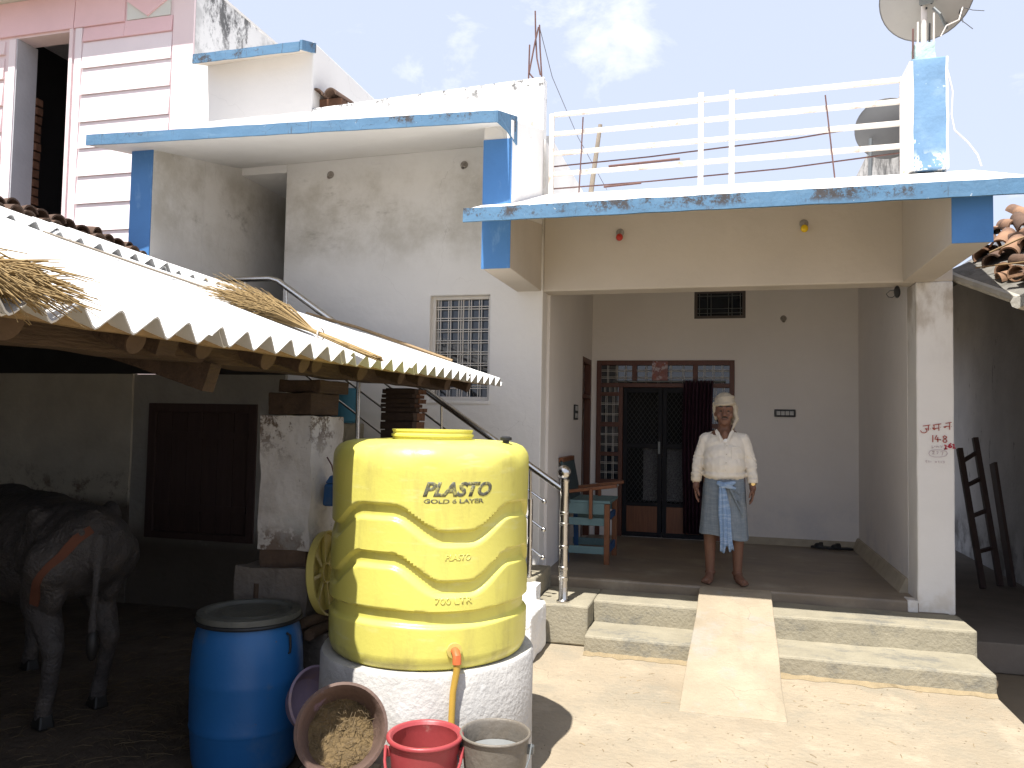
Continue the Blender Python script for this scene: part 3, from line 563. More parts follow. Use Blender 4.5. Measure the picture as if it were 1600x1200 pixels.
# main doorway: teak frame with gridded lights
D = MB()
y0, y1 = 9.262, 9.33
for a in ((-1.43, -1.375, .385, 2.452), (.10, .156, .385, 2.452), (-1.375, .10, 2.395, 2.452), (-1.375, .10, 2.135, 2.185), (-1.165, -1.115, .385, 2.135), (-.17, -.12, .385, 2.135),
          (-1.01, -.955, 2.185, 2.395), (-.31, -.255, 2.185, 2.395), (-1.375, -1.165, 2.03, 2.075), (-1.375, -1.165, 1.665, 1.72), (-1.375, -1.165, 1.32, 1.365), (-1.375, -1.165, .995, 1.045),
          (-.12, .10, 1.665, 1.72), (-.12, .10, 1.30, 1.35), (-.12, .10, .95, 1.0)):
    D.box(*a[:2], y0, y1, *a[2:])
DF = D.build('door_frame', teak, H, bevel=0.004)
def light(xa, xb, za, zb, nv, nh):
    g = MB()
    for i in range(nv):
        x = xa + (xb - xa) * (i + .75) / (nv + .5)
        for d in (-.008, .008): g.tube([(x + d, 9.285, za), (x + d, 9.285, zb)], .0026, 5, False)
    for j in range(nh):
        z = za + (zb - za) * (j + .75) / (nh + .5)
        for d in (-.008, .008): g.tube([(xa, 9.28, z + d), (xb, 9.28, z + d)], .0026, 5, False)
    g.build('grille', win_white, DF, kind='stuff')
    MB().box(xa, xb, 9.312, 9.318, za, zb).build('pane', glass, DF)
light(-1.375, -1.165, 2.075, 2.135, 3, 0)
light(-1.375, -1.01, 2.185, 2.395, 3, 2); light(-.955, -.31, 2.185, 2.395, 4, 2); light(-.255, .10, 2.185, 2.395, 3, 2)
for za, zb in ((1.72, 2.03), (1.365, 1.665), (1.045, 1.32)): light(-1.375, -1.165, za, zb, 2, 2)
for za, zb in ((1.72, 2.135), (1.35, 1.665), (1.0, 1.30)): light(-.12, .10, za, zb, 2, 2)
MB().box(-1.375, -1.165, 9.27, 9.33, .386, .995).build('sill_wall', porch_wall, DF)
MB().box(-1.43, -1.15, 9.20, 9.262, .97, .995).build('sill_ledge', porch_wall, DF)
MB().box(-.12, .10, 9.28, 9.33, .386, .95).build('lower_panel', door_panel, DF)
# the two security door leaves with diamond mesh
def leaf(xa, xb):
    f = MB(); w = .05; zb, zt = .395, 2.13
    for a in ((xa, xa + w, zb, zt), (xb - w, xb, zb, zt), (xa + w, xb - w, zt - .06, zt), (xa + w, xb - w, zb, zb + .05), (xa + w, xb - w, .745, .79), (xa + w, xb - w, 1.42, 1.48)): f.box(a[0], a[1], 9.272, 9.302, a[2], a[3])
    o = f.build('door_leaf', black_metal, H, bevel=0.003)
    MB().box(xa + w, xb - w, 9.283, 9.295, zb + .05, .745).build('lower_panel', door_panel, o)
    g = MB()
    for (za, zc) in ((.79, 1.42), (1.48, zt - .06)):
        X0, X1 = xa + w, xb - w; pitch = .052
        k = -int((zc - za) * 1.0 / pitch) - 2
        while X0 + k * pitch < X1 + (zc - za):
            for s in (1, -1):
                # line x = X0 + k*pitch + s*(z-za)*0.72, clipped
                pts = []
                for z in (za, zc):
                    pts.append((X0 + k * pitch + (0 if s > 0 else 0) + s * (z - za) * .72, z))
                (xA, zA), (xB, zB) = pts
                def cl(x, z, X):
                    t = (X - xA) / (xB - xA); return (X, zA + (zB - zA) * t)
                P = [(xA, zA), (xB, zB)]
                lo, hi = min(xA, xB), max(xA, xB)
                if hi <= X0 or lo >= X1: continue
                P = [cl(x, z, X0) if x < X0 else (cl(x, z, X1) if x > X1 else (x, z)) for x, z in P]
                if abs(P[0][1] - P[1][1]) > .01: g.tube([(P[0][0], 9.287, P[0][1]), (P[1][0], 9.287, P[1][1])], .0019, 4, False)
            k += 1
    g.build('mesh_panel', mesh_metal, o, kind='stuff')
    return o
lf = leaf(-1.11, -.655)
MB().box(-.70, -.675, 9.255, 9.272, 1.36, 1.50).build('handle', mesh_metal, lf)
leaf(-.65, -.175)
# lit cloth hung inside, and the unlit rooms
MB().box(-.88, -.20, 9.40, 9.41, .80, 1.44).build('lace_curtain', lace, H)
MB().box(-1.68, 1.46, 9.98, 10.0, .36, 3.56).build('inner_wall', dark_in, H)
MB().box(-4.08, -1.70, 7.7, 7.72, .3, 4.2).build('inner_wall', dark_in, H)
MB().box(-1.72, -1.66, 8.62, 9.22, .385, 2.45).build('side_door', dark_wood, H)
sdf = MB()
for a in ((8.62, 8.675, .385, 2.45), (9.165, 9.22, .385, 2.45), (8.675, 9.165, 2.39, 2.45), (8.675, 9.165, 1.985, 2.03)): sdf.box(-1.56, -1.488, *a)
sdf.build('side_door_frame', teak, H)
MB().box(-1.635, -1.60, 8.675, 9.165, .39, 1.985).build('side_door_leaf', teak, H)
# hand-painted survey numbers on the column
def wr(strokes, m, w, name='painted_writing'):
    g = MB()
    for s in strokes:
        pts = [Vector((1.417 + 0.000519 * a - 0.0, YC - 0.006, 1.9535 - 0.000571 * b)) for a, b in s]
        sm = []
        for i in range(len(pts) - 1):
            for t in (0, .34, .67): sm.append(pts[i].lerp(pts[i + 1], t))
        sm.append(pts[-1]); g.ribbon(sm, w, (0, -1, 0), .002)
    return g.build(name, m, H)
wr([[(185, 395), (285, 378)], [(262, 383), (262, 455)], [(262, 432), (215, 428), (238, 445), (240, 470), (205, 488), (168, 480), (152, 455)],
    [(285, 430), (290, 434)], [(320, 380), (432, 360)], [(400, 366), (400, 455)], [(335, 378), (338, 425), (312, 415), (340, 445), (350, 425), (398, 418)], [(420, 405), (425, 408)],
    [(490, 352), (572, 338)], [(545, 345), (545, 438)], [(543, 392), (500, 393), (465, 402), (482, 412), (500, 396)], [(566, 392), (571, 395)]], ink_red, .0052)
wr([[(318, 515), (318, 610)], [(372, 515), (345, 568), (425, 575)], [(385, 540), (385, 608)], [(415, 575), (428, 575)], [(505, 535), (478, 520), (455, 535), (468, 555), (495, 570), (508, 592), (490, 610), (462, 605), (452, 588), (470, 568), (500, 548), (505, 535)]], ink_red, .0062)
wr([[(470, 645), (495, 650), (490, 690), (470, 698), (512, 695)], [(512, 662), (518, 662)], [(565, 620), (535, 642), (527, 668), (550, 678), (572, 662), (552, 650), (535, 660)], [(580, 640), (598, 630), (598, 682)], [(582, 683), (622, 682)]], ink_mag, .0085)
wr([[(305, 655), (308, 690), (330, 680)], [(340, 660), (342, 672)], [(362, 655), (362, 675), (380, 670), (382, 655)], [(395, 660), (400, 680)], [(425, 650), (430, 680), (450, 655)],
    [(310, 735), (335, 728), (332, 748), (312, 768), (340, 768)], [(365, 735), (390, 735), (382, 755), (372, 770)], [(415, 738), (455, 733), (440, 785)],
    [(262, 760), (285, 725), (350, 710), (440, 712), (500, 730), (512, 758), (490, 790), (420, 806), (340, 808), (280, 792), (262, 760)],
    [(240, 855), (218, 868), (240, 885)], [(262, 858), (265, 885)], [(290, 865), (292, 880)], [(345, 868), (365, 866), (362, 882), (345, 880)], [(385, 865), (400, 865), (395, 884)], [(425, 862), (430, 884)], [(450, 862), (468, 862), (468, 884), (450, 884)]], ink_faint, .0035)

# ------------------------------------------------------------------ pink neighbour behind, upper left
PK = thing('pink_house', 'tall pink and white plastered building with dark doorway behind the cattle shed', 'house', (-7, 6.8, 0))
PD = (-7.60, -6.885, 3.30, 5.87)
wall_xz(MB(), -11, -5.30, 0, 6.30, 6.80, 7.02, [PD]).build('front_wall', pink_pale, PK)
MB().box(-5.51, -5.296, 6.803, 13, 0, 6.285).build('side_wall', mould_wall, PK)
MB().box(-11, -5.29, 6.44, 7.3, 6.30, 6.42).build('roof_overhang', sage, PK)
MB().box(-11, -5.29, 7.02, 13, 6.27, 6.30).build('roof', white, PK)
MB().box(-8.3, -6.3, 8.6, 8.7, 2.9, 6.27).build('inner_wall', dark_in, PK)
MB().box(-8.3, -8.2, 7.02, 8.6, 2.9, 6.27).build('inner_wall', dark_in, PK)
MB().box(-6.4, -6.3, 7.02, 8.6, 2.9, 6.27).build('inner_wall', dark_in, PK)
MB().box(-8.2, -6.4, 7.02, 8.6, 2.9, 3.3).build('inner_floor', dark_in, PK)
MB().box(-7.66, -7.596, 6.795, 7.06, 3.3, 5.87).build('door_reveal', reveal_m, PK)
for i in range(19):
    z = 3.35 + i * .104
    MB().rough(-7.66, -7.592 + .02 * random.random(), 7.062, 7.15, z, z + .085, .06, .006, 9, seed=i).build('brick', brick_m, PK, bevel=.006)
def lap(x0, x1, z0, z1, m, name='panel'):
    MB().hexa([(x0, 6.772, z0), (x1, 6.772, z0), (x1, 6.801, z0), (x0, 6.801, z0), (x0, 6.792, z1), (x1, 6.792, z1), (x1, 6.801, z1), (x0, 6.801, z1)]).build(name, m, PK)
zz = [5.725, 5.432, 5.141, 4.838, 4.55, 4.246, 3.946, 3.646, 3.34, 3.04]
for a, b in zip(zz[1:], zz[:-1]): lap(-6.70, -5.57, a, b - .004, board_m)
lap(-6.70, -6.17, 5.729, 5.888, pink); lap(-6.166, -5.57, 5.729, 5.90, pink)
lap(-6.82, -6.17, 5.893, 6.29, pink)
MB().box(-6.14, -5.60, 6.784, 6.801, 5.905, 6.29).build('sage_panel', sage, PK)
MB().prism([(-6.135, 6.765, 6.10), (-5.874, 6.765, 5.915), (-5.61, 6.765, 6.08), (-5.70, 6.765, 6.28), (-6.05, 6.765, 6.28)], (0, .019, 0)).build('diamond', pink, PK)
MB().box(-5.55, -5.302, 6.778, 6.801, 3.0, 6.29).build('corner_band', pink_pale, PK)
MB().box(-6.875, -6.83, 6.776, 6.801, 3.0, 5.89).build('door_band', pink_pale, PK); MB().box(-6.80, -6.715, 6.782, 6.801, 3.0, 5.888).build('door_band', board_m, PK)
MB().box(-7.70, -7.61, 6.782, 6.801, 3.0, 5.86).build('door_band', board_m, PK)
lap(-11, -6.83, 5.893, 6.29, pink)
for a, b in ((5.70, 5.855), (5.42, 5.66), (5.12, 5.38), (4.82, 5.08), (4.52, 4.78), (4.22, 4.48), (3.92, 4.18), (3.6, 3.88)): lap(-8.9, -7.765, a, b, pink_pale)

# ------------------------------------------------------------------ neighbour on the right with the tiled roof
TN = thing('tiled_house', 'old grimy-walled house with broken clay tiles across the alley', 'house', (3.1, 9, 0))
MB().rough(3.1, 3.35, 6.2, 15.0, 0.0, 3.9, .35, .02, 2).build('side_wall', alley_wall_m, TN)
MB().box(1.735, 3.1, 14.5, 14.8, 0, 3.2).build('end_wall', alley_wall_m, TN)
eave = [(1.76, 14.9, 3.05), (1.76, 8.0, 3.0), (1.775, 6.9, 2.985), (1.80, 6.7, 2.905), (1.99, 6.0, 2.625), (1.81, 5.35, 2.50), (1.59, 4.85, 2.45), (1.48, 2.6, 2.45)]  # parts of this roof out of view are added to shade the alley
back = [(3.6, 14.9, 4.0), (3.6, 8.6, 4.0), (3.6, 7.8, 3.85), (3.6, 7.3, 3.75), (3.6, 6.3, 3.45), (3.6, 5.3, 3.25), (3.6, 4.3, 3.2), (3.6, 2.6, 3.2)]
rs = MB(); n = len(eave)
rs.add([Vector(p) for p in eave] + [Vector(p) for p in back] + [Vector(p) - Vector((0, 0, .065)) for p in eave] + [Vector(p) - Vector((0, 0, .065)) for p in back],
       [f for i in range(n - 1) for f in ((i, i + 1, n + i + 1, n + i), (2 * n + i, 3 * n + i, 3 * n + i + 1, 2 * n + i + 1), (i, 2 * n + i, 2 * n + i + 1, i + 1), (n + i, n + i + 1, 3 * n + i + 1, 3 * n + i))] + [(0, n, 3 * n, 2 * n), (n - 1, 3 * n - 1, 4 * n - 1, 2 * n - 1)])
rs.build('roof_slab', slab_m, TN)
MB().tube([Vector(eave[i]) + Vector((-.012, -.01, -.038)) for i in range(2, 7)], [.034, .036, .037, .035, .035], 8).build('slab_edge', slab_edge_m, TN, smooth=True)
def tile_mesh(r0=.062, r1=.05, Ln=.30, th=.012, arc=180, n=10):
    b = MB(); a0 = R(90 - arc / 2); a1 = R(90 + arc / 2); vs = []
    for i, (y, r) in enumerate(((0, r0), (Ln, r1))):
        for rr in (r, r - th):
            for j in range(n + 1):
                a = a0 + (a1 - a0) * j / n; vs.append((rr * math.cos(a), y, rr * math.sin(a)))
    m = n + 1; fs = []
    for j in range(n): fs += [(j, j + 1, 2 * m + j + 1, 2 * m + j), (m + j, 3 * m + j, 3 * m + j + 1, m + j + 1), (j, m + j, m + j + 1, j + 1), (2 * m + j, 2 * m + j + 1, 3 * m + j + 1, 3 * m + j)]
    if arc < 359: fs += [(0, 2 * m, 3 * m, m), (n, m + n, 3 * m + n, 2 * m + n)]
    return b.add(vs, fs)
half = tile_mesh(); hm = half.mesh('roof_tile'); hm.materials.append(terra_new); pipe = tile_mesh(.078, .07, .34, .013, 359.9, 20); pm = pipe.mesh('round_tile'); pm.materials.append(terra_new)
hm2 = half.mesh('roof_tile'); hm2.materials.append(terra)
for me in (hm, pm, hm2):
    me.polygons.foreach_set('use_smooth', [True] * len(me.polygons)); me.set_sharp_from_angle(angle=R(40))
def put(me, name, loc, rot, parent, sc=1.0):
    o = bpy.data.objects.new(name, me); COL.objects.link(o); o.parent = parent; o.location = Vector(loc) - off_of(parent); o.rotation_euler = rot; o.scale = (sc, sc, sc); return o
put(pm, 'round_tile', (2.085, 6.02, 2.90), (R(8), R(0), R(-62)), TN, 1.05)
put(pm, 'round_tile', (2.16, 6.25, 3.04), (R(10), R(0), R(-75)), TN)
put(pm, 'round_tile', (2.02, 6.22, 2.82), (R(5), R(0), R(-35)), TN, .75)
rr = random.Random(5)
spots_ = [(2.14, 5.90, 2.80, -70), (2.02, 6.12, 2.76, -80), (2.25, 5.85, 2.78, -50), (2.18, 6.10, 2.86, 20), (2.30, 6.0, 2.90, -110), (2.0, 6.42, 2.88, -40), (1.95, 6.35, 2.79, -85)]
for x, y, z, a in spots_: put(hm if rr.random() < .6 else hm2, 'roof_tile', (x, y, z), (R(rr.uniform(0, 18)), R(rr.uniform(-30, 30)), R(a)), TN)
for row in range(5):
    for c in range(7):
        put(hm2 if rr.random() < .62 else hm, 'roof_tile', (1.98 + c * .125 + rr.uniform(-.01, .01), 6.62 + row * .2, 2.99 + c * .05 + row * .075 + rr.uniform(-.02, .03)), (R(20 + rr.uniform(-12, 12)), R(rr.uniform(-30, 30) - 14), R(rr.uniform(-28, 28) - 14)), TN, 1.1)
MB().tube([(1.86, 6.55, 2.93), (1.95, 6.3, 2.90), (2.08, 6.1, 2.88)], .006, 6).build('stick', bamboo_m, TN); MB().bar((1.95, 6.15, 2.78), (2.10, 6.02, 2.80), .03, .02).build('tile_shard', terra_new, TN)
MB().tube([(1.92, 6.45, 3.02), (2.1, 6.35, 3.10), (2.32, 6.25, 3.16)], .007, 6).build('stick', bamboo_m, TN)

GW = thing('gable_wall', 'grey streaked cement gable wall seen through the terrace railing', 'wall', (1.9, 9.5, 4.2))
MB().prism([(1.47, 9.5, 3.9), (1.50, 9.5, 4.6), (1.80, 9.5, 5.24), (1.97, 9.5, 5.52), (2.15, 9.5, 5.7), (2.15, 9.5, 3.9)], (0, .25, 0)).build('gable', gable_m, GW)

# ------------------------------------------------------------------ staircase and steel railings
ST = thing('staircase', 'cement staircase climbing left along the whitewashed wall behind the tank', 'stairs', (-1.4, 6.3, 0))
MB().rough(-1.40, -.967, 5.99, YC - .002, 0, .302, .06, .006, 4).build('foot_block', step_m, ST, bevel=.014)
for k in range(1, 11):
    xr = -1.402 - .255 * (k - 1)
    MB().rough(-3.655 if k > 1 else -3.655, xr, 6.08, YC - .002, .302 + .17 * (k - 1) if k > 1 else 0, .302 + .17 * k, .16, .004, 4, seed=k).build('step', step_m, ST, bevel=.012)
MB().rough(-1.80, -1.275, 5.40, 5.92, 0, .345, .05, .010, 7).build('white_block', white_splash, ST, bevel=.02)
MB().rough(-1.80, -1.36, 5.92, 6.076, 0, .44, .05, .016, 9).build('white_splash', white_splash, ST)

SR = thing('stair_railing', 'stainless steel stair railing with ball-topped newel post by the porch', 'railing', (-1.18, 6.08, .302))
nw = MB().lathe([(0, 0), (.052, 0), (.052, .012), (.040, .02), (.036, .03), (.036, .17), (.041, .175), (.041, .195), (.036, .20), (.036, .25), (.041, .255), (.041, .275), (.036, .28), (.036, .42), (.041, .425), (.041, .44), (.036, .445), (.036, .60), (.041, .605), (.041, .615), (.036, .62), (.036, .68), (.041, .685), (.041, .70), (.036, .705), (.036, .93), (.040, .935), (.040, .95), (.02, .965), (0, .965)], (-1.18, 6.08, .302), 24).build('newel_post', steel, SR, smooth=True)
MB().ell((-1.186, 6.08, .302 + 1.01), (.056, .056, .056), 24, 16).build('ball_finial', steel, SR, smooth=True)
hr = [(-1.21, 6.08, 1.185), (-2.224, 6.08, 1.852), (-3.02, 6.08, 2.395), (-3.78, 6.08, 2.905), (-3.86, 6.08, 2.928), (-4.58, 6.08, 2.935)]
MB().tube(hr, .027, 14).build('handrail', steel, SR, smooth=True)
def hz(x):
    for i in range(len(hr) - 1):
        if hr[i + 1][0] <= x <= hr[i][0]:
            t = (x - hr[i][0]) / (hr[i + 1][0] - hr[i][0]); return hr[i][2] + t * (hr[i + 1][2] - hr[i][2])
    return hr[-1][2]
for x in (-1.46, -2.225, -2.985, -3.70, -4.12, -4.54):
    k = max(0, min(10, int((-1.402 - x) / .255) + 1)); zb = .302 + .17 * k
    p = MB().tube([(x, 6.10, zb), (x, 6.10, hz(x) - .26)], .021, 12).build('baluster', steel, SR, smooth=True)
    MB().tube([(x, 6.10, hz(x) - .26), (x, 6.085, hz(x) - .02)], .011, 10).build('pin', steel, p, smooth=True)
for d in (.20, .42, .64):
    pts = [(-1.345 - .01 * d, 6.10, hz(-1.345) - d)] + [(x, 6.10, hz(x) - d) for x in (-2.2, -3.0, -3.78, -3.86, -4.58)]
    cb = MB().tube(pts, .0095, 8).build('cross_bar', steel, SR, smooth=True)
    MB().ell(pts[0], (.020, .020, .020), 12, 8).build('knob', steel, cb, smooth=True)

TR = thing('terrace_railing', 'white rust-spotted iron railing along the terrace above the porch', 'railing', (0, YC, 3.7))
for x, zt in ((-1.457, 4.435), (1.384, 4.495)): MB().box(x - .02, x + .02, 6.645, 6.685, 3.69, zt).build('post', white_metal, TR, bevel=.003)
for x in (-.171, .079): MB().box(x - .022, x + .022, 6.628, 6.672, 3.69, 4.50).build('post', white_metal, TR, bevel=.003)
for z in (4.41, 4.236, 4.06, 3.876):
    MB().hexa([(-1.437, 6.65, z), (1.364, 6.65, z + .045), (1.364, 6.682, z + .045), (-1.437, 6.682, z), (-1.437, 6.65, z + .036), (1.364, 6.65, z + .084), (1.364, 6.682, z + .084), (-1.437, 6.682, z + .036)]).build('rail', white_metal, TR, bevel=.003)
for pts, lab in (([(-1.46, 6.70, 3.975), (-.6, 6.70, 4.005), (.6, 6.70, 4.075), (1.40, 6.70, 4.16)], 'long rusty rod tied across the terrace railing above the lowest rail'),
                 ([(-1.46, 6.70, 3.775), (-.6, 6.70, 3.79), (.5, 6.70, 3.83), (1.40, 6.70, 3.90)], 'long rusty rod tied below the lowest rail of the terrace railing'),
                 ([(-1.20, 6.62, 3.69), (-1.185, 6.62, 4.02), (-1.172, 6.62, 4.37)], 'thin upright rod against the left end of the terrace railing'),
                 ([(.805, 6.62, 4.385), (.84, 6.62, 4.05), (.876, 6.62, 3.70)], 'thin leaning rod against the right half of the terrace railing')):
    tag(MB().tube(pts, .0062, 6).build('iron_rod', rust), lab, 'rod', 'rusty rods on the terrace railing')
tag(MB().tube([(-.94, 6.60, 3.912), (-.34, 6.60, 3.935)], .011, 6).build('iron_rod', rust), 'short thick rusty rod lying along the railing left of its middle', 'rod', 'rusty rods on the terrace railing')
tag(MB().tube([(-.98, 6.60, 3.735), (-.66, 6.60, 3.75)], .009, 6).build('iron_rod', rust), 'short rusty rod stub just above the canopy roof', 'rod', 'rusty rods on the terrace railing')
bp = thing('bamboo_pole', 'weathered pole leaning up behind the terrace railing near its left end', 'pole', (-1.33, 8, 3.69))
MB().tube([(-1.37, 8.0, 3.69), (-1.30, 8.0, 4.3), (-1.232, 8.0, 4.83)], [.032, .026, .022], 8).build('shaft', pole_m, bp, smooth=True)
MB().tube([(-1.35, 8, 4.02), (-1.345, 8, 4.06)], .034, 8).build('binding', rust, bp)

RB = thing('rebar_cluster', 'bent rusty reinforcing bars sticking up from the white parapet corner', 'rebar', (-1.65, 6.74, 4.78))
for pts in ([(-1.70, 6.74, 4.77), (-1.695, 6.74, 5.13)], [(-1.69, 6.72, 4.86), (-1.64, 6.72, 5.14), (-1.612, 6.73, 5.28)], [(-1.648, 6.74, 5.44), (-1.640, 6.74, 5.2), (-1.625, 6.74, 5.0), (-1.59, 6.74, 4.84)], [(-1.608, 6.75, 5.31), (-1.60, 6.75, 5.1), (-1.575, 6.75, 4.77)], [(-1.69, 6.73, 4.86), (-1.65, 6.73, 4.81), (-1.61, 6.73, 4.78)]):
    MB().tube(pts, .0075, 6).build('bar', rust, RB)
tag(MB().tube([(-1.608, 6.75, 5.29), (-1.58, 7.2, 5.02), (-1.47, 8.0, 4.72), (-1.30, 9.0, 4.44)], .0035, 5).build('stay_wire', wire_m), 'thin sagging wire running from the rebar down behind the railing', 'wire')
tag(MB().tube([(1.655, 6.52, 4.52), (1.68, 6.5, 4.38), (1.70, 6.5, 4.28), (1.69, 6.5, 4.1), (1.71, 6.5, 3.98), (1.80, 6.5, 3.88), (1.865, 6.5, 3.78), (1.89, 6.5, 3.69)], .006, 6).build('antenna_cable', cable_m), 'white cable hanging in a curve right of the blue roof pillar', 'cable')

def dish(name, c, r, nrm, m, pole_to, label):
    t = thing(name, label, 'satellite dish', pole_to)
    M = Vector(nrm).to_track_quat('Z', 'Y').to_matrix()
    prof = [(.0001, 0)] + [(r * i / 8, .32 * r * (i / 8) ** 2) for i in range(1, 9)]
    prof += [(r * 1.015, .33 * r), (r, .345 * r)] + [(r * i / 8, .32 * r * (i / 8) ** 2 + .012) for i in range(7, 0, -1)] + [(.0001, .012)]
    MB().lathe(prof, c, 40, M).build('reflector', m, t, smooth=True)
    rm = MB().tube([Vector(c) + M @ Vector((r * math.cos(a), r * math.sin(a), .335 * r)) for a in [2 * math.pi * i / 40 for i in range(41)]], .007, 6, False); rm.build('rim', dish_dk, t, smooth=True)
    return t, M
sc_ = Vector((1.545, 6.60, 5.085))
sn = Vector((.18, .80, .58)).normalized()
t, M = dish('satellite_dish', sc_, .335, sn, dish_m, (1.53, 6.62, 4.70), 'grey satellite dish on a pole atop the blue roof pillar')
MB().tube([(1.525, 6.60, 4.69), (1.527, 6.60, 5.02)], .021, 12).build('pole', cable_m, t, smooth=True)
MB().obox(sc_ - sn * .05, (.10, .06, .09), M).build('mount', mesh_metal, t, bevel=.006)
for a, b in ((-.035, -.03), (.035, -.03), (-.03, .05), (.03, .05), (0, -.06)):
    MB().ell(sc_ - sn * .085 + M @ Vector((a, b, 0)), (.009, .009, .009), 8, 6).build('bolt', rubber, t)
for s in (-1, 1): MB().tube([sc_ + M @ Vector((0, 0, -.02)), sc_ + M @ Vector((s * .085, .03, .012))], .011, 6).build('strut', mesh_metal, t)
lo = sc_ + M @ Vector((.05, -.30, .08))
MB().tube([sc_ - sn * .03 + Vector((.05, 0, -.08)), Vector((1.63, 6.56, 4.93)), Vector((1.70, 6.66, 4.86)), Vector((1.78, 6.95, 5.08))], .012, 8).build('feed_arm', mesh_metal, t, smooth=True)
MB().tube([(1.80, 6.7, 5.0), (1.86, 6.75, 5.05)], .02, 10).build('receiver_head', rubber, t)
MB().tube([(1.62, 6.5, 4.72), (1.66, 6.5, 4.80), (1.76, 6.55, 4.86), (1.80, 6.6, 4.98)], .005, 6).build('cable', cable_m, t)
for q in ([(1.79, 6.6, 4.985), (1.87, 6.6, 4.95), (1.95, 6.6, 4.935)], [(1.785, 6.6, 4.97), (1.80, 6.6, 4.88), (1.80, 6.6, 4.86)], [(1.765, 6.6, 4.90), (1.81, 6.6, 4.86), (1.87, 6.6, 4.80)]): MB().tube(q, .003, 5).build('stray_wire', wire_m, t)
for x, z0, z1, m, nm in ((1.437, 4.55, 4.83, rust, 'leftmost rusty rod stub beside the pillar under the satellite dish'), (1.472, 4.69, 4.88, cable_m, 'short pale rod stub left of the satellite dish pole'), (1.555, 4.69, 4.86, rubber, 'black rod stub just right of the satellite dish pole'), (1.585, 4.69, 4.94, cable_m, 'tall pale rod stub right of the satellite dish pole')):
    tag(MB().tube([(x, 6.56, z0), (x + .003, 6.56, z1)], .0075, 6).build('rod_stub', m), nm, 'rod', 'rod stubs on the roof pillar')
t2, M2 = dish('satellite_dish', Vector((1.72, 9.05, 4.90)), .33, (.25, .75, .6), dish_dk, (1.66, 9.1, 4.3), 'dark satellite dish behind the right end of the terrace railing')
MB().tube([(1.56, 9.1, 4.3), (1.57, 9.1, 4.86)], .02, 10).build('pole', mesh_metal, t2, smooth=True)
for i, (x, y, rz) in enumerate(((-3.86, 7.0, 4), (-3.72, 7.02, -6))):
    o = bpy.data.objects.new('roof_tile', hm2); COL.objects.link(o); o.location = (x + .04, y - .30, 4.84); o.rotation_euler = (R(4), 0, R(rz)); o.scale = (1.15, 1.15, 1.15)
    tag(o, ('left' if i == 0 else 'right') + ' of the two clay tiles showing over the white parapet', 'roof tile', 'clay tiles behind the parapet')
MB().box(-3.835, -3.6, 6.802, 7.1, 4.33, 4.84).build('tile_stack', brick_m, H)

# ------------------------------------------------------------------ lamps and switches
def holder(loc, label, bulb=None, rot=None):
    t = thing('bulb_holder' if not bulb else 'light_bulb', label, 'bulb holder' if not bulb else 'light bulb', loc, 0, 'lamp holders on the walls')
    x, y, z = loc
    M = Matrix.Rotation(R(90), 3, 'X')
    MB().lathe([(0, 0), (.035, 0), (.035, .006), (.024, .012), (.0, .012)], (x, y, z), 18, M).build('base', holder_m, t, smooth=True)
    d = Vector((0, -.6, -.8)).normalized(); M2 = d.to_track_quat('Z', 'Y').to_matrix(); p = Vector((x, y - .010, z))
    MB().lathe([(.018, 0), (.019, .045), (.014, .045), (.012, .02), (0, .02)], p, 16, M2).build('socket', holder_m if not bulb else holder_m, t, smooth=True)
    if bulb: MB().ell(p + d * .062, (.030, .030, .034), 16, 10, M2).build('bulb', bulb, t, smooth=True)
holder((-3.615, YC - .001, 4.03), 'empty bulb holder high on the stained wall, nearer the stairwell')
holder((-2.27, YC - .001, 4.035), 'empty bulb holder high on the stained wall, nearer the blue bracket')
holder((-.842, YC - .001, 3.345), 'red bulb in its holder on the porch beam', bulb_red)
holder((.647, YC - .001, 3.352), 'yellow bulb in its holder on the porch beam', bulb_yel)
holder((.684, 9.279, 2.925), 'empty bulb holder on the back wall of the porch')
sw = thing('switch_board', 'wide black switch board on the porch back wall beside the man', 'switch board', (.70, 9.27, 1.855))
MB().box(.588, .815, 9.258, 9.279, 1.812, 1.896).build('plate', switch_blk, sw, bevel=.006)
for i in range(4): MB().box(.612 + i * .047, .652 + i * .047, 9.252, 9.259, 1.832, 1.876).build('switch', switch_w, sw, bevel=.003)
sw = thing('switch_board', 'small black switch board on the left porch wall', 'switch board', (-1.48, 8.2, 1.82))
MB().box(-1.489, -1.47, 8.09, 8.27, 1.735, 1.895).build('plate', switch_blk, sw, bevel=.005)
for z in (1.755, 1.83): MB().box(-1.471, -1.464, 8.11, 8.25, z, z + .05).build('switch', switch_w, sw, bevel=.003)
hk = thing('wire_bundle', 'dark bundle of loose wire hanging under the beam by the right column', 'wire', (1.35, 6.80, 2.84))
MB().ell((1.365, 6.80, 2.80), (.025, .025, .05), 10, 8).build('knot', rubber, hk)
MB().tube([(1.36, 6.8, 2.78), (1.33, 6.8, 2.755), (1.30, 6.8, 2.76), (1.285, 6.8, 2.785), (1.31, 6.8, 2.81), (1.35, 6.8, 2.815)], .004, 6).build('loop', wire_m, hk)

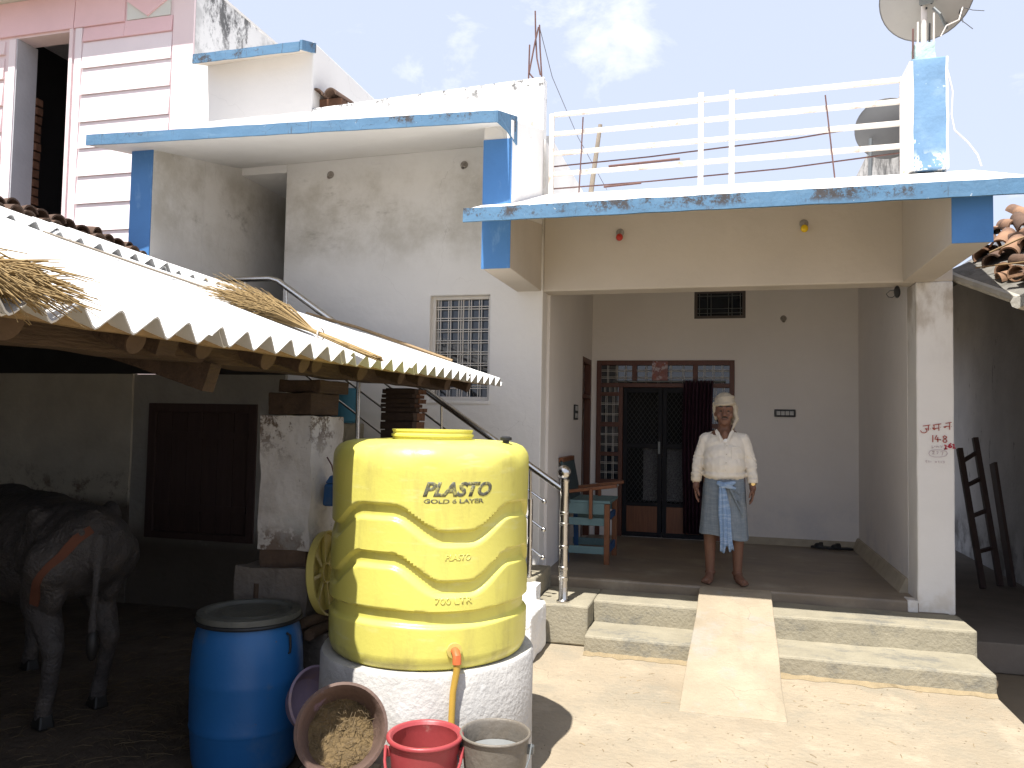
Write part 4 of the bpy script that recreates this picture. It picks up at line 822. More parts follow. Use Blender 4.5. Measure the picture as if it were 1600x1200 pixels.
# ------------------------------------------------------------------ porch furnishings
cr = tag(MB().tube([(-1.22, 9.235, 2.20), (.06, 9.235, 2.205)], .011, 8).build('curtain_rod', mesh_metal), 'thin curtain rod across the main doorway', 'curtain rod')
cu = MB(); nxx = 90; vs = []
for j, z in enumerate((2.215, 2.19, 2.0, 1.6, 1.2, .8, .46)):
    for i in range(nxx + 1):
        u = i / nxx; vs.append((-.415 + .33 * u + .01 * math.sin(z * 3), 9.215 + .022 * math.sin(u * 2 * math.pi * 8.0 + .3 * math.sin(z * 2)) * (1 + .15 * j * .3), z))
cu.add(vs, [(j * (nxx + 1) + i, j * (nxx + 1) + i + 1, (j + 1) * (nxx + 1) + i + 1, (j + 1) * (nxx + 1) + i) for j in range(6) for i in range(nxx)])
cuo = tag(cu.build('curtain', maroon, smooth=True), 'dark maroon pleated curtain drawn to the right of the mesh door', 'curtain')
so = cuo.modifiers.new('s', 'SOLIDIFY'); so.thickness = .003
for i in range(7): MB().tube([(-.40 + i * .048, 9.235 + .016 * math.cos(a), 2.203 + .020 * math.sin(a)) for a in [2 * math.pi * q / 10 for q in range(11)]], .003, 5, False).build('ring', mesh_metal, cuo)
tag(MB().box(-.775, -.595, 9.236, 9.244, 2.215, 2.44).build('poster', poster_m), 'small reddish printed picture hung over the middle of the doorway', 'poster')

CH = thing('wooden_chair', 'brown wooden armchair with teal and blue painted boards on the porch', 'chair', (-1.2, 7.6, FL))
y0, y1 = 7.36, 7.90
for y, nm in ((y0, 0), (y1, 1)):
    MB().box(-1.045, -.995, y - .022, y + .022, FL, FL + .56).build('leg', chair_wood, CH, bevel=.004)
    MB().bar((-1.40, y, FL), (-1.42, y, FL + .50), .05, .045).build('leg', chair_blue, CH, bevel=.004)
    MB().bar((-1.47, y, FL + .655), (-.93, y, FL + .735), .07, .03).build('armrest', chair_wood, CH, bevel=.006)
    MB().bar((-1.17, y - .03, FL + .42), (-1.17, y - .03, FL + .70), .055, .03).build('arm_post', chair_wood, CH, bevel=.004)
    MB().box(-1.44, -1.045, y - .012, y + .012, FL + .46, FL + .565).build('apron', teal, CH, bevel=.003)
    MB().box(-1.44, -1.045, y - .010, y + .010, FL + .355, FL + .425).build('rail', teal, CH, bevel=.003)
    MB().box(-1.44, -1.045, y - .010, y + .010, FL + .09, FL + .16).build('rail', teal, CH, bevel=.003)
MB().box(-1.035, -1.008, y0, y1, FL + .09, FL + .16).build('rail', chair_blue, CH, bevel=.003)
MB().box(-1.035, -1.008, y0, y1, FL + .40, FL + .46).build('rail', chair_blue, CH, bevel=.003)
MB().box(-1.44, -.99, y0 - .02, y1 + .02, FL + .565, FL + .59).build('seat', teal, CH, bevel=.005)
MB().hexa([(-1.40, y0 - .03, FL + .56), (-1.365, y0 - .03, FL + .56), (-1.365, y1 + .02, FL + .56), (-1.40, y1 + .02, FL + .56), (-1.475, y0 - .03, FL + .96), (-1.445, y0 - .03, FL + .96), (-1.445, y1 + .02, FL + .96), (-1.475, y1 + .02, FL + .96)]).build('backrest', chair_back_m, CH, bevel=.004)
MB().box(-1.482, -1.44, y0 - .03, y1 + .02, FL + .94, FL + .985).build('top_rail', chair_wood, CH, bevel=.006)

def slipper(x, y, rz, label):
    t = thing('slipper', label, 'slipper', (x, y, FL), R(rz), 'black slippers by the porch wall')
    s = MB(); pr = []
    out = [(-.035, -.12), (.035, -.12), (.043, -.05), (.036, .02), (.048, .09), (.035, .13), (-.02, .135), (-.045, .09), (-.036, .0), (-.043, -.06)]
    s.prism([(a, b, 0.002) for a, b in out], (0, 0, .022)).build('sole', rubber, t, local=True, bevel=.004)
    MB().lathe([(.05, .0), (.052, .035), (.048, .037), (.046, .0)], (0, .05, .018), 14, Matrix.Rotation(R(90), 3, 'X'), a0=0, a1=math.pi).build('strap', rubber, t, local=True)
    MB().ell((0, .055, .026), (.047, .05, .034), 14, 8).build('upper', rubber, t, local=True, smooth=True)
slipper(1.10, 9.17, 80, 'left black rubber slipper at the foot of the porch back wall')
slipper(1.27, 9.15, 100, 'right black rubber slipper at the foot of the porch back wall')
# alley clutter
LD = thing('ladder', 'dark wooden ladder leaning in the shaded alley right of the column', 'ladder', (2.7, 9.5, .08))
a0, a1 = Vector((2.62, 9.1, .08)), Vector((2.52, 9.5, 1.50)); b0, b1 = Vector((2.84, 9.3, .08)), Vector((2.70, 9.6, 1.62))
for p, q in ((a0, a1), (b0, b1)): MB().bar(p, q, .07, .05).build('rail', dark_wood, LD)
for f in (.25, .5, .72, .9): MB().bar(a0.lerp(a1, f), b0.lerp(b1, f), .035, .035).build('rung', dark_wood, LD)
tag(MB().bar((2.95, 9.3, .08), (2.86, 9.55, 1.35), .16, .03).build('plank', dark_wood), 'dark plank propped behind the ladder in the alley', 'plank')

# ------------------------------------------------------------------ cattle shed
SH = thing('cattle_shed', 'open cattle shed with corrugated cement roof on log rafters and whitewashed pillars', 'shed', (-2.3, 4.0, 0))
EX = -1.68; RX = -4.45; PITCH = 0.148; AMP = 0.029
def SLy(y): return min(.37, .345 - .016 * (y - 3.5))
def rz(x, y): return 1.985 + SLy(y) * (EX - x) + .009 * (y - 3)
ca, sa = 1.0, 0.0
def sheet_mesh(length, ncor=7, name='roof_sheet'):
    n = int(ncor * 12); m = 3; th = .0065; vs = []
    for side in (0, 1):
        for i in range(m + 1):
            s = length * i / m
            for j in range(n + 1):
                y = (ncor * PITCH) * j / n; w = math.sin(2 * math.pi * y / PITCH)
                h = AMP * (w - .09 * math.sin(6 * math.pi * y / PITCH)) - side * th
                vs.append((-s * ca - h * -sa * -1, y, s * sa + h * ca))
    k = n + 1; q = (m + 1) * k; fs = []
    for i in range(m):
        for j in range(n):
            a = i * k + j; fs += [(a, a + 1, a + k + 1, a + k), (q + a, q + a + k, q + a + k + 1, q + a + 1)]
    for j in range(n): fs += [(j, q + j, q + j + 1, j + 1), (m * k + j, m * k + j + 1, q + m * k + j + 1, q + m * k + j)]
    for i in range(m): fs += [(i * k, (i + 1) * k, q + (i + 1) * k, q + i * k), (i * k + n, q + i * k + n, q + (i + 1) * k + n, (i + 1) * k + n)]
    b = MB().add(vs, fs); me = b.mesh(name); me.materials.append(asb)
    me.polygons.foreach_set('use_smooth', [True] * len(me.polygons)); me.set_sharp_from_angle(angle=R(50)); return me
s1 = sheet_mesh(2.17); s2 = sheet_mesh(.88)
W7 = 7 * PITCH - PITCH * .98
yy = 6.0 - 7 * PITCH; k = 0
while yy > -1.9:
    o = bpy.data.objects.new('roof_sheet', s1); COL.objects.link(o); o.parent = SH
    ex = EX + (.012 if k % 2 else -.006)
    o.location = Vector((ex, yy, rz(ex, yy) + (.008 if k % 2 else 0))) - off_of(SH); o.rotation_euler = (.009, math.atan(SLy(yy + .5)), R(.15 * ((k * 37) % 5 - 2)))
    o = bpy.data.objects.new('roof_sheet', s2); COL.objects.link(o); o.parent = SH
    o.location = Vector((-3.66 + .02 * (k % 2), yy - .53, rz(-3.66, yy - .53) + .034)) - off_of(SH); o.rotation_euler = (.004, math.atan(SLy(yy)), 0)
    yy -= W7; k += 1
def on_roof(x, y, h): return Vector((x, y, rz(x, y) + h))
def rpatch(x0, x1, y0, y1):
    n = 10; vs = []
    for j in range(n + 1):
        y = y0 + (y1 - y0) * j / n
        for x in (x0, x1): vs.append(on_roof(x, y, AMP + .010))
    fs = [(2 * j, 2 * j + 1, 2 * j + 3, 2 * j + 2) for j in range(n)]
    b = MB().add(vs, fs); o = b.build('patch', asb_patch, SH); s = o.modifiers.new('s', 'SOLIDIFY'); s.thickness = .003; return o
za_, zb_ = rz(RX, 1.5) + .06, rz(RX, 5.4) + .06
MB().hexa([(-4.58, 1.5, za_ - .03), (-4.42, 1.5, za_), (-4.42, 5.40, zb_), (-4.58, 5.40, zb_ - .03), (-4.58, 1.5, za_ - .018), (-4.42, 1.5, za_ + .012), (-4.42, 5.40, zb_ + .012), (-4.58, 5.40, zb_ - .018)]).build('ridge_flashing', asb, SH)
# the far slope and enclosing walls
MB().hexa([(-7.5, -1.9, 2.12), (-4.46, -1.9, 2.90), (-4.46, 5.97, 2.74), (-7.5, 5.97, 2.12), (-7.5, -1.9, 2.16), (-4.46, -1.9, 2.95), (-4.46, 5.97, 2.79), (-7.5, 5.97, 2.16)]).build('far_roof_slope', soot_shade, SH)
MB().hexa([(-4.46, 5.2, 2.75), (-3.70, 5.2, 2.56), (-3.70, 5.97, 2.53), (-4.46, 5.97, 2.74), (-4.46, 5.2, 2.78), (-3.70, 5.2, 2.58), (-3.70, 5.97, 2.55), (-4.46, 5.97, 2.76)]).build('far_roof_slope', soot_shade, SH)  # hidden filler slab, added to stop sunlight leaking into the shed
MB().box(-7.5, -7.4, -1.9, 6.05, -.1, 2.15).build('side_wall', shed_wall_m, SH); MB().box(-7.4, -1.9, -2.0, -1.9, -.1, 2.1).build('end_wall', shed_wall_m, SH)  # out-of-view walls, added to keep the inside of the shed dark
SDOOR = (-5.04, -3.92, .60, 1.812)
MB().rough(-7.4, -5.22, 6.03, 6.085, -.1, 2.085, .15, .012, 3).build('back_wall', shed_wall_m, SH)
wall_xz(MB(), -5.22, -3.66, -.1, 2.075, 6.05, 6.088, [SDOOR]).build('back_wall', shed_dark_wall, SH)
MB().prism([(-7.45, 5.96, 2.082), (-3.62, 5.96, 2.072), (-3.20, 5.96, 2.40), (-3.66, 5.96, 2.54), (-4.44, 5.96, 2.745), (-7.45, 5.96, 2.15)], (0, .068, 0)).build('gable_shade_sheet', soot_shade, SH)  # dark sheet standing in for the shaded gap above the back wall
MB().box(-5.05, -3.91, 6.0785, 6.087, .59, 1.82).build('door_back', dark_wood, SH)
fr = MB()
for a in ((-5.04, -4.96, .60, 1.812), (-4.0, -3.92, .60, 1.812), (-4.96, -4.0, 1.735, 1.812), (-4.96, -4.0, .60, .66)): fr.box(a[0], a[1], 6.035, 6.08, a[2], a[3])
dr = fr.build('door', dark_wood, SH, bevel=.004)
for i in range(6):
    x = -4.957 + i * .1597; MB().box(x, x + .1555, 6.058 + .003 * (i % 2), 6.0782, .662, 1.733).build('plank', dark_wood, dr, bevel=.003)
for z in (.85, 1.5): MB().box(-4.95, -4.01, 6.045, 6.06, z, z + .06).build('ledge', dark_wood, dr)
# timber
def timber(p, q, w, h, m, name, seed=0, amp=.010):
    p = Vector(p); q = Vector(q); Ln = (q - p).length; u, v, d = frame_of(q - p)
    b = MB().rough(-w / 2, w / 2, -h / 2, h / 2, 0, Ln, .06, amp, 5, seed=seed)
    b.v = [tuple(p + u * x + v * y + d * z) for x, y, z in b.v]
    return b.build(name, m, SH, smooth=True)
timber((-2.10, -1.8, 1.955), (-2.11, 5.75, 2.015), .15, .145, wood, 'beam', 3)
timber((-4.40, -1.8, 2.80), (-4.40, 5.4, 2.72), .13, .13, wood, 'ridge_beam', 8)
timber((-1.80, -1.8, 1.936), (-1.80, 5.98, 2.006), .035, .03, bamboo_m, 'batten', 2, .004)
for i, y in enumerate((.9, 1.35, 1.72, 2.18, 2.62, 3.02, 3.27, 3.50, 3.95, 4.42, 4.9, 5.35, 5.75)):
    r = .050 + .006 * ((i * 7) % 3 - 1); x0 = -1.885 - .03 * ((i * 5) % 3)
    p = on_roof(x0, y, -.105); q = on_roof(-4.40 if y < 5.4 else -3.6, y + .04 * ((i * 3) % 5 - 2), -.10); pts = [p.lerp(q, t) + Vector((0, .012 * noise.noise((t * 5, i, 0)), .01 * noise.noise((t * 4, i, 4)))) for t in (0, .1, .25, .4, .6, .8, 1)]
    lg = MB().tube(pts, [r, r * .98, r * 1.04, r, r * .97, r * .95, r * .9], 14).build('rafter', wood, SH, smooth=True)
    MB().tube([p + Vector((.004, 0, -.0015)), p + Vector((-.004, 0, .0015))], r * .97, 14).build('sawn_end', log_end, lg)
timber(on_roof(-1.93, 2.40, -.11), on_roof(-2.5, 2.40, -.1), .10, .09, wood, 'beam_end', 5)
timber((-2.02, 2.78, 1.86), (-2.55, 2.74, 2.02), .09, .11, wood, 'beam_end', 6)
# near pillar: plaster, brick crown, eroded mud foot, cement plinth
def lean(p): return p
MB().rough(-2.462, -2.15, 3.838, 4.213, .98, 1.715, .035, .012, 8, 3).build('pillar', pillar_white, SH, smooth=True)
MB().rough(-2.445, -2.175, 3.85, 4.20, .86, 1.0, .035, .018, 9, 5).build('pillar_foot', mud, SH, smooth=True)
MB().rough(-2.565, -2.12, 3.79, 4.30, .54, .885, .05, .018, 6, 6).build('plinth', plinth_m, SH, smooth=True)
MB().rough(-2.66, -1.98, 3.77, 4.42, -.02, .565, .06, .022, 5, 7).build('plinth', plinth_m, SH, smooth=True)
bk = MB().rough(-.115, .115, -.06, .06, -.036, .036, .04, .004, 12).mesh('brick'); bk.materials.append(brick_m)
bk2 = bk.copy(); bk2.materials.clear(); bk2.materials.append(brick_dk)
def lay(me, x, y, z, r, sc=(1, 1, 1)):
    o = bpy.data.objects.new('brick', me); COL.objects.link(o); o.parent = SH; o.location = Vector((x, y, z)) - off_of(SH); o.rotation_euler = (0, 0, R(r)); o.scale = sc
MB().rough(-2.425, -2.165, 3.845, 4.17, 1.72, 1.842, .04, .007, 8, 4).build('capital', wood, SH, bevel=.006)
MB().rough(-2.39, -2.13, 3.88, 4.22, 1.846, 1.915, .04, .008, 8, 6).build('capital', wood, SH, bevel=.006)
# far pillar: mud-dark shaft under a ragged stack of bricks and tiles
MB().rough(-2.415, -2.185, 5.33, 5.55, -.02, 1.625, .05, .014, 6, 11).build('pillar', brick_dk, SH, smooth=True)
MB().box(-2.395, -2.20, 5.345, 5.535, 1.62, 1.935).build('pillar_core', brick_dk, SH)
z = 1.63
for i, (h, w, dx) in enumerate(((.060, 1.13, 0), (.062, 1.12, .004), (.030, 1.2, .012), (.026, 1.05, -.01), (.034, 1.16, .006), (.028, 1.08, 0), (.034, 1.12, .01))):
    for j, y in enumerate((5.36, 5.44, 5.52)):
        lay(bk2 if j == 0 else bk, -2.295 + dx, y, z + h / 2, (i * 7 % 5 - 2), (w, .62, h / .072 * .92))
    z += h + .004
# clay tiles lying along the ridge
rr = random.Random(3)
for lay_, (x, z, off) in enumerate(((-4.50, .075, 0), (-4.585, .145, .06))):
    y = 2.9
    while y < (5.36 if lay_ == 0 else 5.2):
        put(hm2, 'roof_tile', (x + rr.uniform(-.03, .02), y + off, rz(-4.45, y) + z + rr.uniform(-.015, .02)), (R(rr.uniform(-4, 6)), R(rr.uniform(-14, 14)), R(90 + rr.uniform(-12, 12))), SH, .98)
        y += .118
# bamboo on the roof
tag(MB().tube([on_roof(-2.10, 5.97, .045), on_roof(-2.55, 5.97, .060), on_roof(-2.95, 5.96, .07), on_roof(-3.42, 5.95, .05)], .013, 8).build('bamboo_pole', bamboo_m, smooth=True), 'bamboo pole lying down the far edge of the corrugated roof', 'pole')
tag(MB().tube([on_roof(-3.62, 3.45, .045), on_roof(-3.15, 3.72, .045), on_roof(-2.66, 4.0, .045)], .007, 8).build('bamboo_pole', pole_m, smooth=True), 'thin grey pole lying aslant on the corrugated roof above the broom', 'pole')

# straw broom and stalk bundle on the roof
def stalks(name, base, tip, n, spread, r, m, up=.05, seed=1, curl=.03, ret=False):
    g = MB(); q = random.Random(seed); base = Vector(base); tip = Vector(tip); d = tip - base; u, v, dd = frame_of(d)
    for i in range(n):
        a = q.uniform(0, 2 * math.pi); rr_ = math.sqrt(q.random()); s = q.uniform(.55, 1.08)
        o1 = (u * math.cos(a) * spread[0] + v * math.sin(a) * spread[1]) * rr_
        p0 = base - d * q.uniform(.15, .5) + o1 * .22; p1 = base + d * .12 + o1 * .15
        p2 = base + d * s * .6 + o1 * .62 + Vector((0, 0, q.uniform(0, curl))); p3 = base + d * s + o1 * 1.1 + Vector((q.uniform(-curl, curl), q.uniform(-curl, curl), q.uniform(-.02, curl)))
        rad = r * q.uniform(.6, 1.2); g.tube([p0, p1, p2, p3], [rad, rad, rad * .8, rad * .4], 4, False)
    return g
BR = thing('straw_broom', 'dry straw broom tied near its handle lying on the corrugated roof edge', 'broom', (-1.9, 3.45, 2.1))
stalks('b', on_roof(-1.88, 3.45, .05), on_roof(-2.52, 3.52, .07), 620, (.16, .055), .0024, straw_m, seed=4, curl=.05).build('bristles', straw_m, BR)
MB().tube([on_roof(-1.90, 3.45, .05) + Vector((0, .034 * math.cos(a), .03 * math.sin(a))) for a in [2 * math.pi * i / 12 for i in range(13)]], .004, 5, False).build('binding', cable_m, BR)
SB = thing('stalk_bundle', 'bundle of thick dry stalks over the roof eave at the left edge', 'straw bundle', (-1.75, 1.5, 2.0))
g = stalks('s', (-1.84, 1.48, 2.08), (-1.62, 1.66, 1.985), 170, (.075, .04), .0036, straw_m, seed=9, curl=.05)
g.f += []; g.build('stalks', straw_m, SB)
stalks('s', (-1.80, 1.38, 2.07), (-1.62, 1.56, 1.97), 170, (.08, .04), .0036, straw_dk, seed=12, curl=.06).build('stalks', straw_m, SB)

# ------------------------------------------------------------------ water tank
TX, TY, TZ, TR_ = -1.40, 3.71, .60, .485
FRONT = math.atan2(-TY, -TX)      # towards the camera
TB = thing('tank_stand', 'round whitewashed cement stand under the yellow water tank', 'tank stand', (TX, TY, 0))
MB().lathe([(0, 0), (.525, 0), (.525, .3), (.520, .585), (.512, TZ - .002), (0, TZ - .002)], (TX, TY, 0), 64, fn=lambda r, z, a: r + (.006 * noise.noise((math.cos(a) * 2.2, math.sin(a) * 2.2, z * 4)) if r > .1 else 0)).build('drum_wall', base_m, TB, smooth=True)
WT = thing('water_tank', 'yellow plastic water tank with wavy ribs and worn black lettering', 'water tank', (TX, TY, TZ))
def sstep(a, b, x):
    t = max(0, min(1, (x - a) / (b - a))); return t * t * (3 - 2 * t)
def wave(a):
    d = math.degrees(a - FRONT) - 14; d = (d + 45) % 90 - 45
    return 1 - sstep(7, 36, abs(d))
def tank_r(r, z, a):
    if r < .44: return r
    w = wave(a); rec = 0
    for top, dip, h in ((1.328, .115, .070), (1.115, .122, .070), (.868, .008, .072)):
        s = (top - dip * w - z) / h; rec += sstep(-.07, .11, s) * (1 - sstep(.74, 1.07, s))
    return r - .021 * rec + .0025 * math.sin(z * 9)
prof = [(0, TZ), (.455, TZ), (.470, TZ + .012), (.480, TZ + .035)] + [(TR_, TZ + .06 + i * .005) for i in range(int((1.475 - TZ - .06) / .005) + 1)]
prof += [(.4845, 1.49), (.482, 1.51), (.477, 1.53), (.469, 1.55), (.457, 1.567), (.442, 1.582), (.42, 1.594), (.39, 1.602), (.33, 1.606), (.215, 1.608), (.215, 1.60), (0, 1.60)]
def top_r(r, z, a):
    r = tank_r(r, z, a)
    if z > 1.49 and r > .3: r += .010 * max(0, math.cos(8 * (a - FRONT))) * sstep(1.49, 1.55, z) * (1 - sstep(1.585, 1.605, z))
    return r
tb = MB().lathe(prof, (TX, TY, 0), 208, fn=top_r).build('body', tank_y, WT, smooth=True)
MB().lathe([(.185, 1.60), (.200, 1.602), (.200, 1.622), (.206, 1.624), (.206, 1.634), (.199, 1.637), (.199, 1.648), (.203, 1.650), (.203, 1.657), (.190, 1.657), (.188, 1.61)], (TX, TY, 0), 64).build('manhole_neck', tank_y, WT, smooth=True)
MB().lathe([(0, 1.53), (.186, 1.53), (.186, 1.60)], (TX, TY, 0), 48).build('manhole_opening', soot_shade, WT)
va = FRONT + R(62)
vx, vy = TX + .40 * math.cos(va), TY + .40 * math.sin(va)
MB().lathe([(0, 1.60), (.016, 1.60), (.016, 1.612), (.028, 1.614), (.028, 1.626), (.018, 1.632), (0, 1.632)], (vx, vy, 0), 20).build('vent_cap', rubber, WT, smooth=True)
def wrap_text(txt, th0, th1, z0, z1, m, shear=0, depth=.002, name='lettering', bold=0.0):
    cu_ = bpy.data.curves.new('t', 'FONT'); cu_.body = txt; cu_.shear = shear; cu_.extrude = 0; cu_.offset = bold; cu_.resolution_u = 3
    o = bpy.data.objects.new('t', cu_); COL.objects.link(o); bpy.context.view_layer.update()
    dg = bpy.context.evaluated_depsgraph_get(); me = bpy.data.meshes.new_from_object(o.evaluated_get(dg)); bpy.data.objects.remove(o)
    bm = bmesh.new(); bm.from_mesh(me)
    xs = [v.co.x for v in bm.verts]; ys = [v.co.y for v in bm.verts]; x0, x1, y0, y1 = min(xs), max(xs), min(ys), max(ys)
    bmesh.ops.triangulate(bm, faces=bm.faces)
    for _ in range(2):
        es = [e for e in bm.edges if abs(e.verts[0].co.x - e.verts[1].co.x) > (x1 - x0) / 40]
        if es: bmesh.ops.subdivide_edges(bm, edges=es, cuts=1); bmesh.ops.triangulate(bm, faces=bm.faces)
    ext = bmesh.ops.extrude_face_region(bm, geom=list(bm.faces)); top = set(v for v in ext['geom'] if isinstance(v, bmesh.types.BMVert))
    off = off_of(WT)
    for v in bm.verts:
        t = th0 + (th1 - th0) * (v.co.x - x0) / (x1 - x0); z = z0 + (z1 - z0) * (v.co.y - y0) / (y1 - y0)
        a = FRONT + R(t); r = tank_r(TR_, z, a) + (depth if v in top else -.004)
        v.co = Vector((TX + r * math.cos(a), TY + r * math.sin(a), z)) - off
    bmesh.ops.recalc_face_normals(bm, faces=bm.faces)
    bm.to_mesh(me); bm.free()
    return link(name, me, m, WT)
wrap_text('PLASTO', -4.5, 34, 1.366, 1.432, tank_ink, .30, .0012, bold=.045)
wrap_text('GOLD 6 LAYER', -4, 29, 1.337, 1.357, tank_ink, 0, .0012, bold=.03)
wrap_text('PLASTO', 8, 22, 1.015 + .07, 1.112, tank_y, .2, .0018, bold=.01)
wrap_text('700 LTR', 3, 23, .895, .925, tank_y, 0, .002, bold=.012)
ta = FRONT + R(13.6); tp = Vector((TX + TR_ * math.cos(ta), TY + TR_ * math.sin(ta), .695)); td = Vector((math.cos(ta), math.sin(ta), 0))
TP = MB().tube([tp - td * .03, tp + td * .012], .034, 18).build('outlet', lid_y, WT, smooth=True)
MB().tube([tp, tp + td * .035, tp + td * .052 + Vector((0, 0, -.012)), tp + td * .055 + Vector((0, 0, -.045))], [.018, .018, .019, .020], 14).build('elbow', orange_m, TP, smooth=True)
hp = tp + td * .055 + Vector((0, 0, -.04))
tag(MB().tube([hp, hp + Vector((0, 0, -.03)), hp + Vector((-.012, -.01, -.12)), hp + Vector((-.014, -.015, -.22)), hp + Vector((-.010, -.03, -.34)), hp + Vector((.0, -.06, -.46))], [.0155, .0155, .0145, .0145, .0145, .014], 12).build('hose', hose_m, smooth=True), 'yellow hose hanging from the tank outlet behind the buckets', 'hose')

# yellow lid propped against the pillar
LDm = (Matrix.Rotation(R(4), 3, 'Z') @ Matrix.Rotation(R(84), 3, 'Y'))
lc = Vector((-2.062, 3.865, .868))
TL = thing('round_cover', 'round yellow tank lid standing on edge between pillar and tank', 'lid', (-2.06, 3.86, .65))
MB().lathe([(0, -.02), (.17, -.02), (.205, -.012), (.222, .0), (.226, .04), (.216, .042), (.210, .006), (.17, -.006), (0, -.006)], lc, 48, LDm).build('shell', lid_y, TL, smooth=True)
for i in range(8):
    a = 2 * math.pi * i / 8; MB().bar(lc + LDm @ Vector((.05 * math.cos(a), .05 * math.sin(a), .002)), lc + LDm @ Vector((.208 * math.cos(a), .208 * math.sin(a), .008)), .014, .018).build('rib', lid_y, TL)
MB().lathe([(.055, -.01), (.055, .016), (.047, .016), (.047, -.01)], lc, 24, LDm).build('hub', lid_y, TL, smooth=True)
# firewood beneath it
for i, (p, q, r, lab) in enumerate((((-2.12, 3.60, .60), (-2.02, 4.05, .605), .034, 'leftmost of the short logs under the yellow lid'), ((-2.02, 3.64, .597), (-2.05, 4.1, .60), .030, 'middle of the short logs under the yellow lid'), ((-2.06, 3.62, .652), (-2.0, 4.0, .655), .026, 'log lying on top of the other two under the yellow lid'))):
    t = thing('firewood_log', lab, 'log', p, 0, 'firewood under the tank lid')
    pts = [Vector(p).lerp(Vector(q), f) + Vector((.008 * noise.noise((f * 4, i, 0)), 0, .004 * noise.noise((f * 4, i, 5)))) for f in (0, .25, .5, .75, 1)]
    MB().tube(pts, [r, r * 1.08, r, r * .95, r * .9], 10).build('trunk', firewood_m, t, smooth=True)
    MB().tube([pts[0] + Vector((0, -.003, 0)), pts[0] + Vector((0, .003, 0))], r * .93, 10).build('cut_end', log_end, t)
# blue can on the pillar
BC = thing('plastic_can', 'small blue plastic can hung on the pillar side above the yellow lid', 'can', (-2.095, 4.0, 1.2))
MB().hexa([(-2.135, 3.945, 1.215), (-2.05, 3.945, 1.215), (-2.05, 4.055, 1.215), (-2.135, 4.055, 1.215), (-2.13, 3.95, 1.34), (-2.055, 3.95, 1.34), (-2.055, 4.05, 1.34), (-2.13, 4.05, 1.34)]).build('body', can_m, BC, bevel=.014)
MB().hexa([(-2.128, 3.952, 1.341), (-2.058, 3.952, 1.341), (-2.058, 4.048, 1.341), (-2.128, 4.048, 1.341), (-2.108, 3.975, 1.385), (-2.075, 3.975, 1.385), (-2.075, 4.025, 1.385), (-2.108, 4.025, 1.385)]).build('shoulder', can_m, BC, bevel=.010)
MB().tube([(-2.092, 4.0, 1.38), (-2.11, 4.0, 1.44), (-2.14, 4.0, 1.485)], .004, 6).build('string', rust, BC)

# ------------------------------------------------------------------ drum, tubs, buckets
DR = thing('blue_drum', 'tall blue plastic drum with dusty dark lid at the shed edge', 'drum', (-2.257, 3.47, 0))
c = (-2.257, 3.47, 0)
MB().lathe([(r_ * .95, z_ * 1.01) for r_, z_ in [(0, 0), (.235, 0), (.25, .012), (.262, .06), (.274, .20), (.277, .208), (.280, .215), (.277, .23), (.279, .30), (.281, .42), (.284, .435), (.281, .45), (.279, .52), (.272, .60), (.258, .66), (.243, .69), (.243, .705)]], c, 56).build('body', drum_b, DR, smooth=True)
ld = MB().lathe([(r_ * .94, z_ * 1.015) for r_, z_ in [(0, .724), (.10, .722), (.125, .728), (.14, .728), (.15, .720), (.20, .718), (.214, .722), (.222, .737), (.236, .740), (.262, .735), (.266, .715), (.262, .695), (.245, .690)]], c, 56).build('lid', drum_lid_m, DR, smooth=True)
MB().tube([(c[0] + .250 * math.cos(a), c[1] + .250 * math.sin(a), .710) for a in [2 * math.pi * i / 48 for i in range(49)]], .010, 8, False).build('clamp_ring', rubber, DR, smooth=True)
ha = R(-12); MB().tube([Vector(c) + Vector((.252 * math.cos(ha), .252 * math.sin(ha), z)) + Vector((.012 * s, 0, 0)) for z, s in ((.665, -.4), (.655, 1.2), (.60, 1.5), (.575, 1.3), (.57, .4))], .006, 8).build('handle', rubber, DR)
tag(MB().tube([(-2.44, 3.80, .0), (-2.435, 3.80, .45), (-2.43, 3.80, .80)], .018, 8).build('wooden_stake', log_end), 'short wooden stake standing just behind the blue drum', 'stake')
tag(MB().rough(-1.62, -1.36, 2.82, 3.08, -.01, .265, .06, .02, 6, 3).build('stone', plinth_m, smooth=True), 'rough stone under the tilted brown tub', 'stone')
def tub(name, label, c, r, nrm, depth, m, cat='tub'):
    t = thing(name, label, cat, (c[0], c[1], max(0, c[2] - r))); M = Vector(nrm).to_track_quat('Z', 'Y').to_matrix()
    MB().lathe([(0, -depth), (r * .70, -depth), (r * .78, -depth * .93), (r * .93, -.02), (r * .97, -.004), (r * 1.04, 0), (r * 1.05, .008), (r * .98, .012), (r * .93, 0), (r * .89, -.03), (r * .74, -depth * .88), (r * .66, -depth * .93), (0, -depth * .93)], c, 44, M, fn=lambda rr_, z, a: rr_ * (1 + .012 * math.sin(2 * a + 1))).build('body', m, t, smooth=True)
    return t, M
bc = Vector((-1.478, 2.95, .443))
BT, BM = tub('brown_tub', 'battered brown tub tilted on edge holding damp chaff beside the drum', bc, .176, (.40, -.80, .44), .13, tub_m)
fd = MB(); vs = []; nn = 26
for i in range(nn + 1):
    for j in range(nn + 1):
        a = 2 * math.pi * j / nn; rr_ = .150 * i / nn; x, y = rr_ * math.cos(a), rr_ * math.sin(a)
        h = -.105 + .045 * sstep(.02, -.14, y) + .016 * noise.noise((x * 18, y * 18, 1)) + .008 * noise.noise((x * 55, y * 55, 4)) - .01 * (rr_ / .15) ** 4
        vs.append(bc + BM @ Vector((x, y, h)))
fd.add(vs, [(i * (nn + 1) + j, i * (nn + 1) + j + 1, (i + 1) * (nn + 1) + j + 1, (i + 1) * (nn + 1) + j) for i in range(nn) for j in range(nn)])
